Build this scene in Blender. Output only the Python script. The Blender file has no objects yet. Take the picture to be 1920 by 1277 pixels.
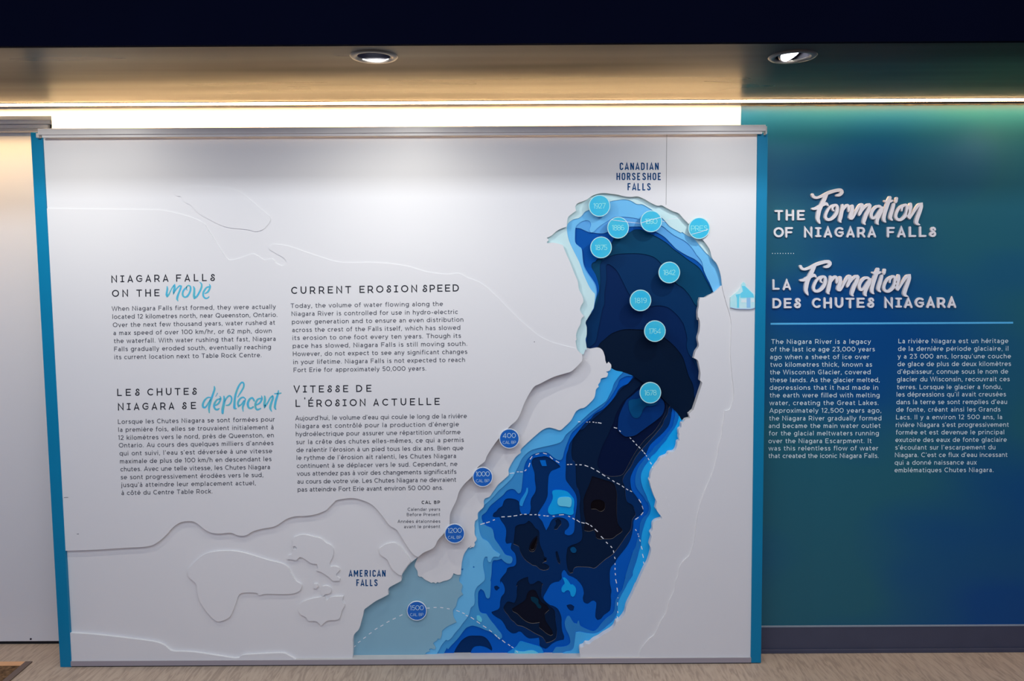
import bpy, bmesh, math, random
from mathutils import Vector, Matrix
from mathutils.geometry import delaunay_2d_cdt
from mathutils.bvhtree import BVHTree
random.seed(4)
SC = bpy.context.scene
COL = SC.collection
W, H, F = 1920.0, 1277.0, 1500.0

# ------------------------------------------------------------------ camera
PITCH = math.radians(4.42); ROLL = math.radians(0.3)
EYE = Vector((0, 0, 1.65))
fwd = Vector((0, math.cos(PITCH), -math.sin(PITCH)))
rgt0 = Vector((1, 0, 0)); up0 = rgt0.cross(fwd)
rgt = (rgt0 * math.cos(ROLL) - up0 * math.sin(ROLL)).normalized()
up = (up0 * math.cos(ROLL) + rgt0 * math.sin(ROLL)).normalized()
cd = bpy.data.cameras.new('camera'); cam = bpy.data.objects.new('camera', cd); COL.objects.link(cam)
cd.sensor_width = 36; cd.lens = F / W * 36; cd.clip_start = 0.05
M = Matrix((rgt, up, -fwd)).transposed().to_4x4(); M.translation = EYE
cam.matrix_world = M; SC.camera = cam

def ray(px, py):
    return fwd + rgt * ((px - W / 2) / F) - up * ((py - H / 2) / F)
def at_y(px, py, Y):            # the point seen at a pixel, on the upright plane y = Y
    d = ray(px, py); return EYE + d * (Y / d.y)
def at_z(px, py, Z):
    d = ray(px, py); return EYE + d * ((Z - EYE.z) / d.z)

# ------------------------------------------------------------------ light and exposure
SC.view_settings.view_transform = 'Standard'; SC.view_settings.look = 'None'
SC.view_settings.gamma = 1; SC.view_settings.exposure = -0.07
SC.view_settings.use_curve_mapping = False
wd = bpy.data.worlds.new('world'); SC.world = wd; wd.use_nodes = True
wd.node_tree.nodes['Background'].inputs[0].default_value = (0.34, 0.44, 1.0, 1)
wd.node_tree.nodes['Background'].inputs[1].default_value = 0.30
YW = at_z(1600, 1222, 0).y            # teal wall
YP = at_z(760, 1247, 0).y             # front of the map panel
YL = at_z(50, 1208, 0).y              # door on the left
ZC = at_y(960, 196, YW).z             # soffit height
YS = at_z(960, 85, ZC).y              # soffit front edge
def area(name, loc, target, sx, sy, power, colr):
    l = bpy.data.lights.new(name, 'AREA'); l.shape = 'RECTANGLE'; l.size = sx; l.size_y = sy
    l.energy = power; l.color = colr
    o = bpy.data.objects.new(name, l); COL.objects.link(o); o.location = loc
    o.rotation_euler = (Vector(target) - Vector(loc)).to_track_quat('-Z', 'Y').to_euler(); return o
area('room_ceiling_light', (-0.2, 1.05, 3.04), (-0.2, 1.9, 1.4), 5.5, 0.2, 52, (0.86, 0.90, 1.0))
area('room_ceiling_light_rear', (-0.2, -0.9, 3.04), (-0.2, 1.2, 1.6), 5.5, 0.3, 62, (0.84, 0.89, 1.0))
DL = []                                # the soffit's row of downlights
for px in (-85, 701, 1486, 2271):
    DL.append(at_z(px, 106, ZC))
SPOT = [(22, (1.0, 0.96, 0.88), (0.10, 3.3, 0.2)), (20, (1.0, 0.97, 0.90), (0.0, 3.3, 0.2)),
        (21, (1.0, 0.98, 0.93), (-0.45, 3.3, 0.3)), (7, (0.8, 0.9, 1.0), (0.0, 3.3, 0.2))]
for p, (e, c, t) in zip(DL, SPOT):
    l = bpy.data.lights.new('downlight_beam', 'SPOT'); l.energy = e; l.color = c
    l.spot_size = math.radians(168); l.spot_blend = 1.0; l.shadow_soft_size = 0.016
    o = bpy.data.objects.new('downlight_beam', l); COL.objects.link(o); o.location = (p.x, p.y + 0.026, ZC - 0.004)
    tg = Vector((p.x + t[0], t[1], t[2]))
    o.rotation_euler = (tg - o.location).to_track_quat('-Z', 'Y').to_euler()
LED_EMIT = 40.0

# ------------------------------------------------------------------ materials
def lin(c): c /= 255.0; return c / 12.92 if c <= 0.04045 else ((c + 0.055) / 1.055) ** 2.4
def rgb(r, g, b, k=1.0): return tuple(min(0.9, lin(v) * k) for v in (r, g, b)) + (1,)
def mat(name, c, rough=0.5, spec=0.3, noise=0.0, scale=30, metal=0, emit=None, bump=0.0, c2=None, stretch=None):
    m = bpy.data.materials.new(name); m.use_nodes = True; nt = m.node_tree; b = nt.nodes['Principled BSDF']
    b.inputs['Base Color'].default_value = c; b.inputs['Roughness'].default_value = rough
    b.inputs['Specular IOR Level'].default_value = spec; b.inputs['Metallic'].default_value = metal
    if noise or c2 or bump:
        tc = nt.nodes.new('ShaderNodeTexCoord'); mp = nt.nodes.new('ShaderNodeMapping')
        nz = nt.nodes.new('ShaderNodeTexNoise'); nz.inputs['Scale'].default_value = scale; nz.inputs['Detail'].default_value = 5
        if stretch: mp.inputs['Scale'].default_value = stretch
        nt.links.new(tc.outputs['Object'], mp.inputs[0]); nt.links.new(mp.outputs[0], nz.inputs['Vector'])
        if noise or c2:
            cr = nt.nodes.new('ShaderNodeValToRGB')
            cr.color_ramp.elements[0].position = 0.3; cr.color_ramp.elements[1].position = 0.7
            cr.color_ramp.elements[0].color = c2 or tuple(v * (1 - noise) for v in c[:3]) + (1,)
            cr.color_ramp.elements[1].color = c
            nt.links.new(nz.outputs[0], cr.inputs[0]); nt.links.new(cr.outputs[0], b.inputs['Base Color'])
        if bump:
            bp = nt.nodes.new('ShaderNodeBump'); bp.inputs['Strength'].default_value = bump; bp.inputs['Distance'].default_value = 0.002
            nt.links.new(nz.outputs[0], bp.inputs['Height']); nt.links.new(bp.outputs[0], b.inputs['Normal'])
    if emit:
        b.inputs['Emission Color'].default_value = emit[0]; b.inputs['Emission Strength'].default_value = emit[1]
    return m
def xgrad(name, ca, cb, x0, x1, rough=0.45, spec=0.25):     # base colour that changes hue from left to right
    m = mat(name, ca, rough, spec); nt = m.node_tree; b = nt.nodes['Principled BSDF']
    tc = nt.nodes.new('ShaderNodeNewGeometry'); sp = nt.nodes.new('ShaderNodeSeparateXYZ')
    mr = nt.nodes.new('ShaderNodeMapRange'); mr.inputs[1].default_value = x0; mr.inputs[2].default_value = x1
    cr = nt.nodes.new('ShaderNodeValToRGB'); cr.color_ramp.elements[0].color = ca; cr.color_ramp.elements[1].color = cb
    nt.links.new(tc.outputs['Position'], sp.inputs[0]); nt.links.new(sp.outputs[0], mr.inputs[0])
    nt.links.new(mr.outputs[0], cr.inputs[0]); nt.links.new(cr.outputs[0], b.inputs['Base Color']); return m
XA = at_y(900, 900, YP).x; XB = at_y(1230, 900, YP).x
WHITE = mat('white_board', (0.80, 0.80, 0.79, 1), 0.42, 0.35, noise=0.015, scale=3)
WALLW = mat('white_paint', (0.82, 0.81, 0.78, 1), 0.6, 0.2, noise=0.02, scale=6)
METAL = mat('satin_rail', (0.78, 0.76, 0.73, 1), 0.38, 0.5, noise=0.05, scale=14)
LEDGE = mat('rail_ledge', (0.62, 0.60, 0.57, 1), 0.5, 0.3, noise=0.06, scale=20)
TEALP = mat('teal_post', rgb(0, 126, 168, 1.08), 0.45, 0.25, noise=0.05, scale=5)
DARKP = mat('bulkhead_navy', rgb(5, 8, 26, 0.9), 0.95, 0.02, noise=0.1, scale=5)
TXT = mat('grey_print', rgb(72, 74, 82, 1.2), 0.6, 0.1)
HTXT = mat('charcoal_print', rgb(34, 36, 44, 1.1), 0.6, 0.1)
BTXT = mat('navy_print', rgb(0, 62, 112, 1.3), 0.6, 0.1)
SCRIPT = mat('brush_blue_print', rgb(62, 160, 196, 1.45), 0.6, 0.1, c2=rgb(88, 166, 170, 1.45), scale=45)
WTXT = mat('pale_print', rgb(160, 200, 212, 2.2), 0.6, 0.1)
TITLE = mat('white_letter_acrylic', (0.90, 0.88, 0.88, 1), 0.45, 0.3)
DASH = mat('white_dash_print', (0.85, 0.88, 0.92, 1), 0.5, 0.2)
DASHF = mat('faint_dash_print', (0.84, 0.84, 0.85, 1), 0.5, 0.2)
CYAN = mat('cyan_disc', rgb(40, 176, 214, 1.2), 0.35, 0.35, c2=rgb(62, 182, 206, 1.2), scale=25)
CYRIM = mat('pale_disc_rim', rgb(170, 218, 240, 1.4), 0.4, 0.3)
CYNUM = mat('pale_numerals', rgb(140, 218, 240, 1.3), 0.5, 0.2)
NAVYD = mat('royal_disc', rgb(14, 78, 150, 1.9), 0.35, 0.35, noise=0.1, scale=25)
NVNUM = mat('pale_blue_numerals', rgb(160, 185, 225, 1.6), 0.5, 0.2)
NVRIM = mat('lilac_disc_rim', rgb(180, 188, 222, 1.7), 0.4, 0.3)
def L(n, r, g, b, k, rough=0.5): return mat(n, rgb(r, g, b, k), rough, 0.10, noise=0.04, scale=4)
MU = [L('pale_teal_layer', 172, 198, 198, 1.5), L('sky_layer', 98, 165, 212, 1.5), L('mid_sky_layer', 84, 150, 200, 1.4),
      L('royal_layer', 0, 72, 145, 1.45), L('deep_teal_layer', 0, 62, 94, 1.2), L('ink_blue_layer', 0, 44, 86, 1.2),
      L('navy_layer', 0, 30, 72, 1.4), L('black_blue_layer', 0, 19, 42, 1.3)]
POOLM = L('grey_teal_layer', 110, 146, 160, 1.75)
ME = [xgrad('sky_to_cerulean_layer', rgb(84, 150, 206, 1.85), rgb(0, 130, 196, 1.85), XA, XB),
      xgrad('teal_blue_layer', rgb(50, 122, 168, 1.8), rgb(0, 84, 150, 1.8), XA, XB),
      L('cobalt_layer', 0, 64, 136, 2.3), L('night_blue_layer', 0, 34, 76, 1.8), L('dark_navy_layer', 2, 22, 48, 1.6),
      L('plum_black_layer', 10, 14, 30, 1.3), L('black_layer', 10, 4, 10, 1.0)]

# ------------------------------------------------------------------ object helpers
def link(name, me, m=None, parent=None, label=None):
    if m: me.materials.append(m)
    o = bpy.data.objects.new(name, me); COL.objects.link(o)
    if parent:
        o.parent = parent; o.matrix_parent_inverse = parent.matrix_world.inverted()
        if parent.type == 'EMPTY' or parent.location.length > 0:
            o.matrix_parent_inverse = Matrix.Translation(parent.location).inverted()
    if label: o['label'] = label
    return o
def thing(name, loc, label, cat, group=None):
    o = bpy.data.objects.new(name, None); COL.objects.link(o); o.location = loc; o.empty_display_size = 0.05
    o['label'] = label; o['category'] = cat
    if group: o['group'] = group
    return o
def boxes(name, bl, m, parent=None, label=None, bevel=0.0, kind=None):
    bm = bmesh.new()
    for (x0, y0, z0, x1, y1, z1) in bl:
        r = bmesh.ops.create_cube(bm, size=1)
        bmesh.ops.scale(bm, vec=(abs(x1 - x0), abs(y1 - y0), abs(z1 - z0)), verts=r['verts'])
        bmesh.ops.translate(bm, vec=((x0 + x1) / 2, (y0 + y1) / 2, (z0 + z1) / 2), verts=r['verts'])
    if bevel: bmesh.ops.bevel(bm, geom=bm.edges[:], offset=bevel, segments=2, affect='EDGES', profile=0.6)
    me = bpy.data.meshes.new(name); bm.to_mesh(me); bm.free()
    o = link(name, me, m, parent, label)
    if kind: o['kind'] = kind
    return o
def mesh_from(name, vs, fs, m, parent=None, label=None):
    me = bpy.data.meshes.new(name); me.from_pydata(vs, [], fs); me.update(); return link(name, me, m, parent, label)

# traced outlines: points are read off enlarged tiles of the panel, (x0, y0, enlargement)
TILE = dict(A=(1000, 340, 4.8), B=(1000, 580, 4.8), C=(840, 780, 4.8), D=(640, 1000, 4.8), E=(960, 1000, 4.8),
            P=(1060, 660, 7.983), Q=(1060, 800, 7.983), R=(880, 830, 7.983), S=(880, 940, 7.983), U=(840, 1090, 7.983),
            V=(1020, 940, 7.983), W=(1000, 1080, 7.983), X=(1050, 350, 7.983), G=(300, 330, 4.8), H=(0, 1000, 4.8),
            I=(320, 960, 4.8), Z=(0, 0, 1), F=(1505, 345, 8.0), M=(300, 520, 17.45), N=(370, 705, 11.636),
            K=(1355, 520, 18.24), T1=(190, 490, 5.189), T2=(190, 700, 5.189), T3=(530, 500, 5.189), T4=(530, 700, 5.189),
            T5=(730, 925, 15.967), T6=(1420, 600, 3.84), T7=(1420, 320, 3.84), T8=(960, 60, 3.992))
def tr(s, t='Z'):
    out = []
    for k in s.split():
        if k in TILE: t = k; continue
        v = [float(q) for q in k.split(',')]; x0, y0, e = TILE[t]
        out.append((x0 + v[0] / e, y0 + v[1] / e) + ((v[2] / e,) if len(v) > 2 else ()))
    return out
def smooth(p, closed=True, step=2.2, corner=62):
    n = len(p); out = []
    def turn(i):
        if not closed and i in (0, n - 1): return True
        a, b, c = p[i - 1], p[i], p[(i + 1) % n]
        u = (b[0] - a[0], b[1] - a[1]); v = (c[0] - b[0], c[1] - b[1])
        lu = math.hypot(*u); lv = math.hypot(*v)
        if lu < 1e-6 or lv < 1e-6: return True
        if max(lu, lv) > 90: return True
        return abs(math.degrees(math.atan2(u[0] * v[1] - u[1] * v[0], u[0] * v[0] + u[1] * v[1]))) > corner
    cn = [turn(i) for i in range(n)]
    for i in range(n if closed else n - 1):
        p1, p2 = p[i], p[(i + 1) % n]
        p0 = p1 if cn[i] else p[i - 1]
        p3 = p2 if cn[(i + 1) % n] else p[(i + 2) % n]
        d = math.hypot(p2[0] - p1[0], p2[1] - p1[1]); k = max(1, min(12, int(d / step)))
        if d > 90: k = 1
        for j in range(k):
            t = j / k; q = []
            for a, b, c, e in zip(p0, p1, p2, p3):
                q.append(0.5 * (2 * b + (c - a) * t + (2 * a - 5 * b + 4 * c - e) * t * t + (3 * b - a - 3 * c + e) * t ** 3))
            out.append(tuple(q))
    if not closed: out.append(p[-1])
    return out
def inside(x, y, poly):
    r = False; j = len(poly) - 1
    for i in range(len(poly)):
        xi, yi = poly[i]; xj, yj = poly[j]
        if (yi > y) != (yj > y) and x < (xj - xi) * (y - yi) / (yj - yi) + xi: r = not r
        j = i
    return r
ALLV, ALLF = [], []                   # everything the dashes may lie on
def plate(name, outer, holes, d, t, m, parent, label=None, edge=None, Y0=None, track=True):
    """a cut sheet: outline and openings as seen at its front face, d behind the panel front, t thick"""
    Y = (YP if Y0 is None else Y0) + d
    loops = []
    for lp in [outer] + list(holes):
        if isinstance(lp, str): lp = smooth(tr(lp))
        loops.append([(q.x, q.z) for q in (at_y(a[0], a[1], Y) for a in lp)])
    pts, edges = [], []
    for lp in loops:
        b = len(pts); pts += [Vector(q) for q in lp]; edges += [(b + i, b + (i + 1) % len(lp)) for i in range(len(lp))]
    vs, es, fs, _, _, _ = delaunay_2d_cdt(pts, edges, [], 0, 1e-6)
    keep = []
    for f in fs:
        cx = sum(vs[i][0] for i in f) / 3; cy = sum(vs[i][1] for i in f) / 3
        if inside(cx, cy, loops[0]) and not any(inside(cx, cy, h) for h in loops[1:]): keep.append(f)
    n = len(vs)
    V3 = [(v[0], Y, v[1]) for v in vs] + [(v[0], Y + t, v[1]) for v in vs]
    F3 = [tuple(f) for f in keep] + [tuple(i + n for i in reversed(f)) for f in keep]
    cnt = {}
    for f in keep:
        for a, b in ((f[0], f[1]), (f[1], f[2]), (f[2], f[0])): cnt[(a, b)] = 1
    for (a, b) in cnt:
        if (b, a) not in cnt: F3.append((b, a, a + n, b + n))
    if track:
        o = len(ALLV); ALLV.extend(Vector(v) for v in V3); ALLF.extend(tuple(i + o for i in f) for f in F3)
    ob = mesh_from(name, V3, F3, m, parent, label)
    if edge:
        ob.data.materials.append(edge)
        for i, p in enumerate(ob.data.polygons):
            if i >= 2 * len(keep): p.material_index = 1
    bm = bmesh.new(); bm.from_mesh(ob.data); bmesh.ops.recalc_face_normals(bm, faces=bm.faces[:]); bm.to_mesh(ob.data); bm.free()
    return ob

# ------------------------------------------------------------------ stroke lettering
G = {' ': (.34, ''),
'a': (.62, '.13,.59 .22,.65 .33,.665 .45,.61 .50,.48 .50,0|.50,.40 .30,.41 .14,.35 .09,.22 .15,.10 .28,.055 .42,.10 .50,.22'),
'b': (.76, '.09,0 .09,1.02|@.39,.36,.30,.305,0,360'), 'c': (.65, '@.37,.36,.30,.305,45,315'),
'd': (.76, '.67,0 .67,1.02|@.37,.36,.30,.305,0,360'), 'e': (.72, '.07,.35 .66,.35 @.37,.36,.295,.305,0,312'),
'f': (.41, '.17,0 .17,.80 .20,.92 .30,.97 .42,.95|.02,.66 .40,.66'),
'g': (.75, '@.36,.37,.285,.295,0,360|.66,.72 .66,.02 .61,-.12 .50,-.20 .36,-.225 .22,-.20 .12,-.14'),
'h': (.68, '.09,0 .09,1.02|.09,.36 @.34,.40,.25,.265,180,0 .59,0'), 'i': (.24, '.11,0 .11,.72|.11,.87 .11,1.0'),
'j': (.24, '.11,.72 .11,-.08 .06,-.19 -.05,-.21|.11,.87 .11,1.0'),
'k': (.62, '.09,0 .09,1.02|.57,.72 .09,.24|.27,.40 .60,0'), 'l': (.24, '.11,0 .11,1.02'),
'm': (1.0, '.09,0 .09,.72|.09,.38 @.29,.42,.20,.245,180,0 .49,0|.49,.42 @.69,.42,.20,.245,180,0 .89,0'),
'n': (.68, '.09,0 .09,.72|.09,.36 @.34,.40,.25,.265,180,0 .59,0'), 'o': (.75, '@.375,.36,.31,.305,0,360'),
'p': (.76, '.09,-.24 .09,.72|@.39,.36,.295,.305,0,360'), 'q': (.76, '.67,-.24 .67,.72|@.37,.36,.295,.305,0,360'),
'r': (.42, '.09,0 .09,.72|.09,.36 .13,.52 .24,.63 .40,.66'),
's': (.56, '.50,.58 .40,.64 .28,.665 .16,.63 .12,.53 .17,.44 .30,.38 .43,.33 .50,.25 .49,.13 .38,.06 .26,.055 .08,.13'),
't': (.46, '.18,.90 .18,.20 .22,.10 .32,.055 .42,.08|.03,.66 .42,.66'),
'u': (.67, '.08,.72 .08,.32 @.33,.32,.25,.265,180,360|.58,.72 .58,0'), 'v': (.62, '.03,.72 .31,.02 .59,.72'),
'w': (1.0, '.03,.72 .26,.02 .50,.70 .74,.02 .97,.72'), 'x': (.60, '.04,.72 .56,0|.56,.72 .04,0'),
'y': (.62, '.03,.72 .31,.03|.59,.72 .28,-.08 .20,-.19 .06,-.20'), 'z': (.57, '.06,.66 .50,.66 .06,.06 .52,.06'),
'A': (.86, '.03,0 .43,.97 .83,0|.16,.30 .70,.30'),
'B': (.80, '.10,.06 .10,.94 .42,.94 @.42,.73,.22,.21,90,-90 .10,.52|.42,.52 @.46,.29,.25,.23,90,-90 .10,.06'),
'C': (.90, '@.52,.5,.43,.44,48,312'), 'D': (.92, '.10,.06 .10,.94 .40,.94 @.42,.5,.42,.44,90,-90 .10,.06'),
'E': (.78, '.72,.94 .10,.94 .10,.06 .73,.06|.10,.51 .64,.51'), 'F': (.74, '.72,.94 .10,.94 .10,0|.10,.49 .64,.49'),
'G': (.96, '@.52,.5,.43,.44,48,322 .86,.22 .86,.47 .52,.47'), 'H': (.88, '.10,0 .10,1|.78,0 .78,1|.10,.5 .78,.5'),
'I': (.24, '.11,0 .11,1'), 'K': (.80, '.10,0 .10,1|.75,1 .10,.34|.34,.58 .80,0'), 'L': (.68, '.10,1 .10,.06 .66,.06'),
'M': (.96, '.10,0 .10,.97 .48,.42 .86,.97 .86,0'), 'N': (.88, '.10,0 .10,.95 .78,.05 .78,1'),
'O': (1.06, '@.53,.5,.45,.44,0,360'), 'P': (.78, '.10,0 .10,.94 .45,.94 @.45,.66,.27,.28,90,-90 .10,.38'),
'Q': (1.06, '@.53,.5,.45,.44,0,360|.60,.30 .92,-.02'),
'R': (.84, '.10,0 .10,.94 .45,.94 @.45,.66,.27,.28,90,-90 .10,.38|.48,.38 .76,0'),
'S': (.74, '.66,.80 .54,.91 .38,.94 .20,.90 .13,.76 .18,.62 .38,.54 .58,.46 .67,.32 .63,.15 .50,.07 .36,.06 .18,.10 .06,.20'),
'T': (.80, '.03,.94 .77,.94|.40,0 .40,.94'), 'U': (.88, '.10,1 .10,.42 @.44,.42,.34,.36,180,360 .78,1'),
'V': (.86, '.03,1 .43,.03 .83,1'), 'W': (1.26, '.03,1 .33,.03 .63,.97 .93,.03 1.23,1'),
'0': (.84, '@.42,.5,.36,.44,0,360'), '1': (.38, '.03,.84 .24,.95 .24,0'),
'2': (.70, '.08,.76 .14,.88 .34,.94 .54,.88 .60,.70 .52,.52 .08,.06 .64,.06'),
'3': (.70, '.08,.94 .58,.94 .32,.58 .46,.56 .62,.44 .63,.24 .50,.09 .32,.055 .08,.16'),
'4': (.78, '.56,0 .56,.95 .06,.26 .74,.26'), '5': (.70, '.60,.94 .16,.94 .12,.54 .34,.58 .54,.52 .63,.32 .56,.14 .36,.055 .08,.15'),
'6': (.74, '@.38,.31,.29,.25,0,360|.58,.86 .42,.94 .24,.88 .12,.68 .09,.38'), '7': (.66, '.05,.94 .62,.94 .24,0'),
'8': (.72, '@.36,.73,.24,.21,0,360|@.36,.28,.29,.23,0,360'), '9': (.72, '@.36,.67,.28,.26,0,360|.65,.60 .62,.34 .50,.12 .32,.05 .14,.10'),
'.': (.24, '.11,0 .11,.13'), ',': (.24, '.12,.13 .12,.02 .06,-.12'), "'": (.22, '.12,1.0 .09,.74'), '-': (.46, '.06,.36 .40,.36'),
'/': (.52, '.02,-.1 .50,1.06')}
for a, b, ac in (('\u00e9', 'e', '.33,.83 .47,1.0'), ('\u00e8', 'e', '.42,.83 .28,1.0'), ('\u00ea', 'e', '.22,.83 .37,.98 .52,.83'),
                 ('\u00e0', 'a', '.36,.83 .22,1.0'), ('\u00f4', 'o', '.23,.83 .38,.98 .53,.83'), ('\u00c9', 'E', '.36,1.12 .52,1.34')):
    G[a] = (G[b][0], G[b][1] + '|' + ac)
GH = dict(G)                                   # the lettering of the headings: serifed I, curled S
GH['I'] = (.62, '.08,.93 .54,.93|.08,.07 .54,.07|.31,.07 .31,.93')
GH['S'] = (.70, '.60,.74 .56,.88 .44,.95 .31,.93 .22,.83 .23,.70 .36,.58 .52,.47 .61,.34 .60,.19 .50,.08 .36,.05 .21,.08 .11,.18 .11,.31 .20,.40 .32,.38')
GH['A'] = (.80, '.06,0 .40,.95 .74,0|.17,.26 .63,.26')
GH["'"] = (.22, '.11,1.30 .11,1.14')
GC = {k: (.56, v) for k, v in {                # condensed capitals of the two map captions
'C': '.44,.70 .44,.80 .38,.91 .27,.94 .16,.91 .10,.80 .10,.20 .16,.09 .27,.06 .38,.09 .44,.20 .44,.30', 'A': '.04,0 .27,.96 .50,0|.13,.24 .41,.24',
'N': '.09,0 .09,1|.09,.98 .45,.02|.45,0 .45,1', 'D': '.10,.06 .10,.94 .28,.94 .40,.88 .45,.74 .45,.26 .40,.12 .28,.06 .10,.06',
'H': '.09,0 .09,1|.45,0 .45,1|.09,.5 .45,.5', 'O': '.27,.94 .14,.90 .09,.78 .09,.22 .14,.10 .27,.06 .40,.10 .45,.22 .45,.78 .40,.90 .27,.94',
'R': '.10,0 .10,.94 .32,.94 .42,.88 .44,.72 .42,.56 .32,.50 .10,.50|.28,.50 .46,0',
'S': '.43,.74 .40,.88 .27,.94 .14,.89 .11,.74 .17,.60 .37,.44 .44,.28 .40,.12 .27,.06 .14,.11 .10,.26', 'E': '.44,.94 .10,.94 .10,.06 .44,.06|.10,.5 .38,.5',
'F': '.44,.94 .10,.94 .10,0|.10,.5 .38,.5', 'L': '.12,1 .12,.06 .44,.06'}.items()}
GC['I'] = (.28, '.14,0 .14,1'); GC['M'] = (.72, '.09,0 .09,.98|.09,.96 .35,.35 .61,.96|.61,0 .61,.98')
def glyph(ch, g):
    out = []
    for st in g[ch][1].split('|'):
        pl = []
        for k in st.split():
            if k[0] == '@':
                cx, cy, rx, ry, a0, a1 = [float(v) for v in k[1:].split(',')]
                n = max(5, int(abs(a1 - a0) / 22))
                for i in range(n + 1):
                    a = math.radians(a0 + (a1 - a0) * i / n); pl.append((cx + rx * math.cos(a), cy + ry * math.sin(a)))
            else: pl.append(tuple(float(v) for v in k.split(',')))
        if pl:
            cl = [pl[0]]
            for q in pl[1:]:
                if math.hypot(q[0] - cl[-1][0], q[1] - cl[-1][1]) > 0.004: cl.append(q)
            if len(cl) > 1: out.append(cl)
    return out
def strip(pl, w, rnd=False):
    """outline of a pen stroke (w: width or list of widths) as one closed polygon list of quads + caps; returns verts, faces in 2D"""
    n = len(pl); ws = w if isinstance(w, list) else [w] * n; vs, fs = [], []
    closed = math.hypot(pl[0][0] - pl[-1][0], pl[0][1] - pl[-1][1]) < 0.01 and n > 4
    for i in range(n):
        def dr(a, b):
            d = (b[0] - a[0], b[1] - a[1]); l = math.hypot(*d) or 1; return (d[0] / l, d[1] / l)
        d1 = dr(pl[i - 1], pl[i]) if i > 0 else (dr(pl[-2], pl[-1]) if closed else None)
        d2 = dr(pl[i], pl[i + 1]) if i < n - 1 else (dr(pl[0], pl[1]) if closed else None)
        d1 = d1 or d2; d2 = d2 or d1
        nx, ny = -(d1[1] + d2[1]), d1[0] + d2[0]; l = math.hypot(nx, ny)
        if l < 0.3: nx, ny = -d1[1], d1[0]; l = 1; s = 1
        else: nx /= l; ny /= l; s = min(2.2, 1 / max(0.35, (nx * -d1[1] + ny * d1[0])))
        h = ws[i] / 2 * s
        vs += [(pl[i][0] + nx * h, pl[i][1] + ny * h), (pl[i][0] - nx * h, pl[i][1] - ny * h)]
        if i: fs.append((2 * i - 2, 2 * i - 1, 2 * i + 1, 2 * i))
    if rnd and not closed:
        for e, (a, b) in enumerate(((0, 1), (n - 1, n - 2))):
            c = pl[a]; d = (c[0] - pl[b][0], c[1] - pl[b][1]); an = math.atan2(d[1], d[0]); r = ws[a] / 2
            k0 = len(vs); K = 6
            for j in range(1, K): t = an - math.pi / 2 + math.pi * j / K; vs.append((c[0] + r * math.cos(t), c[1] + r * math.sin(t)))
            fs.append((2 * a + (1 if e == 0 else 1), *range(k0, k0 + K - 1), 2 * a) if False else tuple([2 * a] + list(range(k0, k0 + K - 1)) + [2 * a + 1]))
    return vs, fs
def union(parts):
    pts, fc = [], []
    for vs, fs in parts:
        b = len(pts); pts += [Vector(v) for v in vs]; fc += [[i + b for i in f] for f in fs]
    ok = []
    for f in fc:                       # consistent winding, no degenerate faces
        a = sum(pts[f[i]].x * pts[f[(i + 1) % len(f)]].y - pts[f[(i + 1) % len(f)]].x * pts[f[i]].y for i in range(len(f)))
        if abs(a) > 1e-7: ok.append(f if a > 0 else f[::-1])
    ed = sorted({tuple(sorted((f[i], f[(i + 1) % len(f)]))) for f in ok for i in range(len(f))})
    vs, _, fs, _, _, _ = delaunay_2d_cdt(pts, ed, [], 0, 1e-5)
    pl = []
    for f in ok:
        q = [(pts[i].x, pts[i].y) for i in f]; pl.append((min(a for a, _ in q), max(a for a, _ in q), min(b for _, b in q), max(b for _, b in q), q))
    keep = []
    for f in fs:
        cx = sum(vs[i][0] for i in f) / 3; cy = sum(vs[i][1] for i in f) / 3
        if any(a <= cx <= b and c <= cy <= d and inside(cx, cy, q) for a, b, c, d, q in pl): keep.append(tuple(f))
    used = sorted({i for f in keep for i in f}); mp = {k: n for n, k in enumerate(used)}
    return [tuple(vs[i]) for i in used], [tuple(mp[i] for i in f) for f in keep]
class Ink:
    """collects pen strokes given in pixels and lays them on the upright plane Y"""
    def __init__(s, Y): s.Y = Y; s.v = []; s.f = []
    def add(s, vs, fs):
        b = len(s.v); s.v += [tuple(at_y(x, y, s.Y)) for x, y in vs]; s.f += [tuple(i + b for i in f) for f in fs]
    def build(s, name, m, parent, label=None, t=0.0):
        vs, fs = s.v, s.f
        if t:
            n = len(vs); vs = vs + [(x, y + t, z) for x, y, z in vs]; fs = list(fs); cnt = set()
            for f in s.f:
                for i in range(len(f)): cnt.add((f[i], f[(i + 1) % len(f)]))
            for a, b in cnt:
                if (b, a) not in cnt: fs.append((a, b, b + n, a + n))
        o = mesh_from(name, vs, fs, m, parent, label)
        bm = bmesh.new(); bm.from_mesh(o.data)
        if t: bmesh.ops.recalc_face_normals(bm, faces=bm.faces[:])
        else:
            for f in bm.faces:
                f.normal_update()
                if f.normal.y > 0: f.normal_flip()
        bm.to_mesh(o.data); bm.free(); return o
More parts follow.
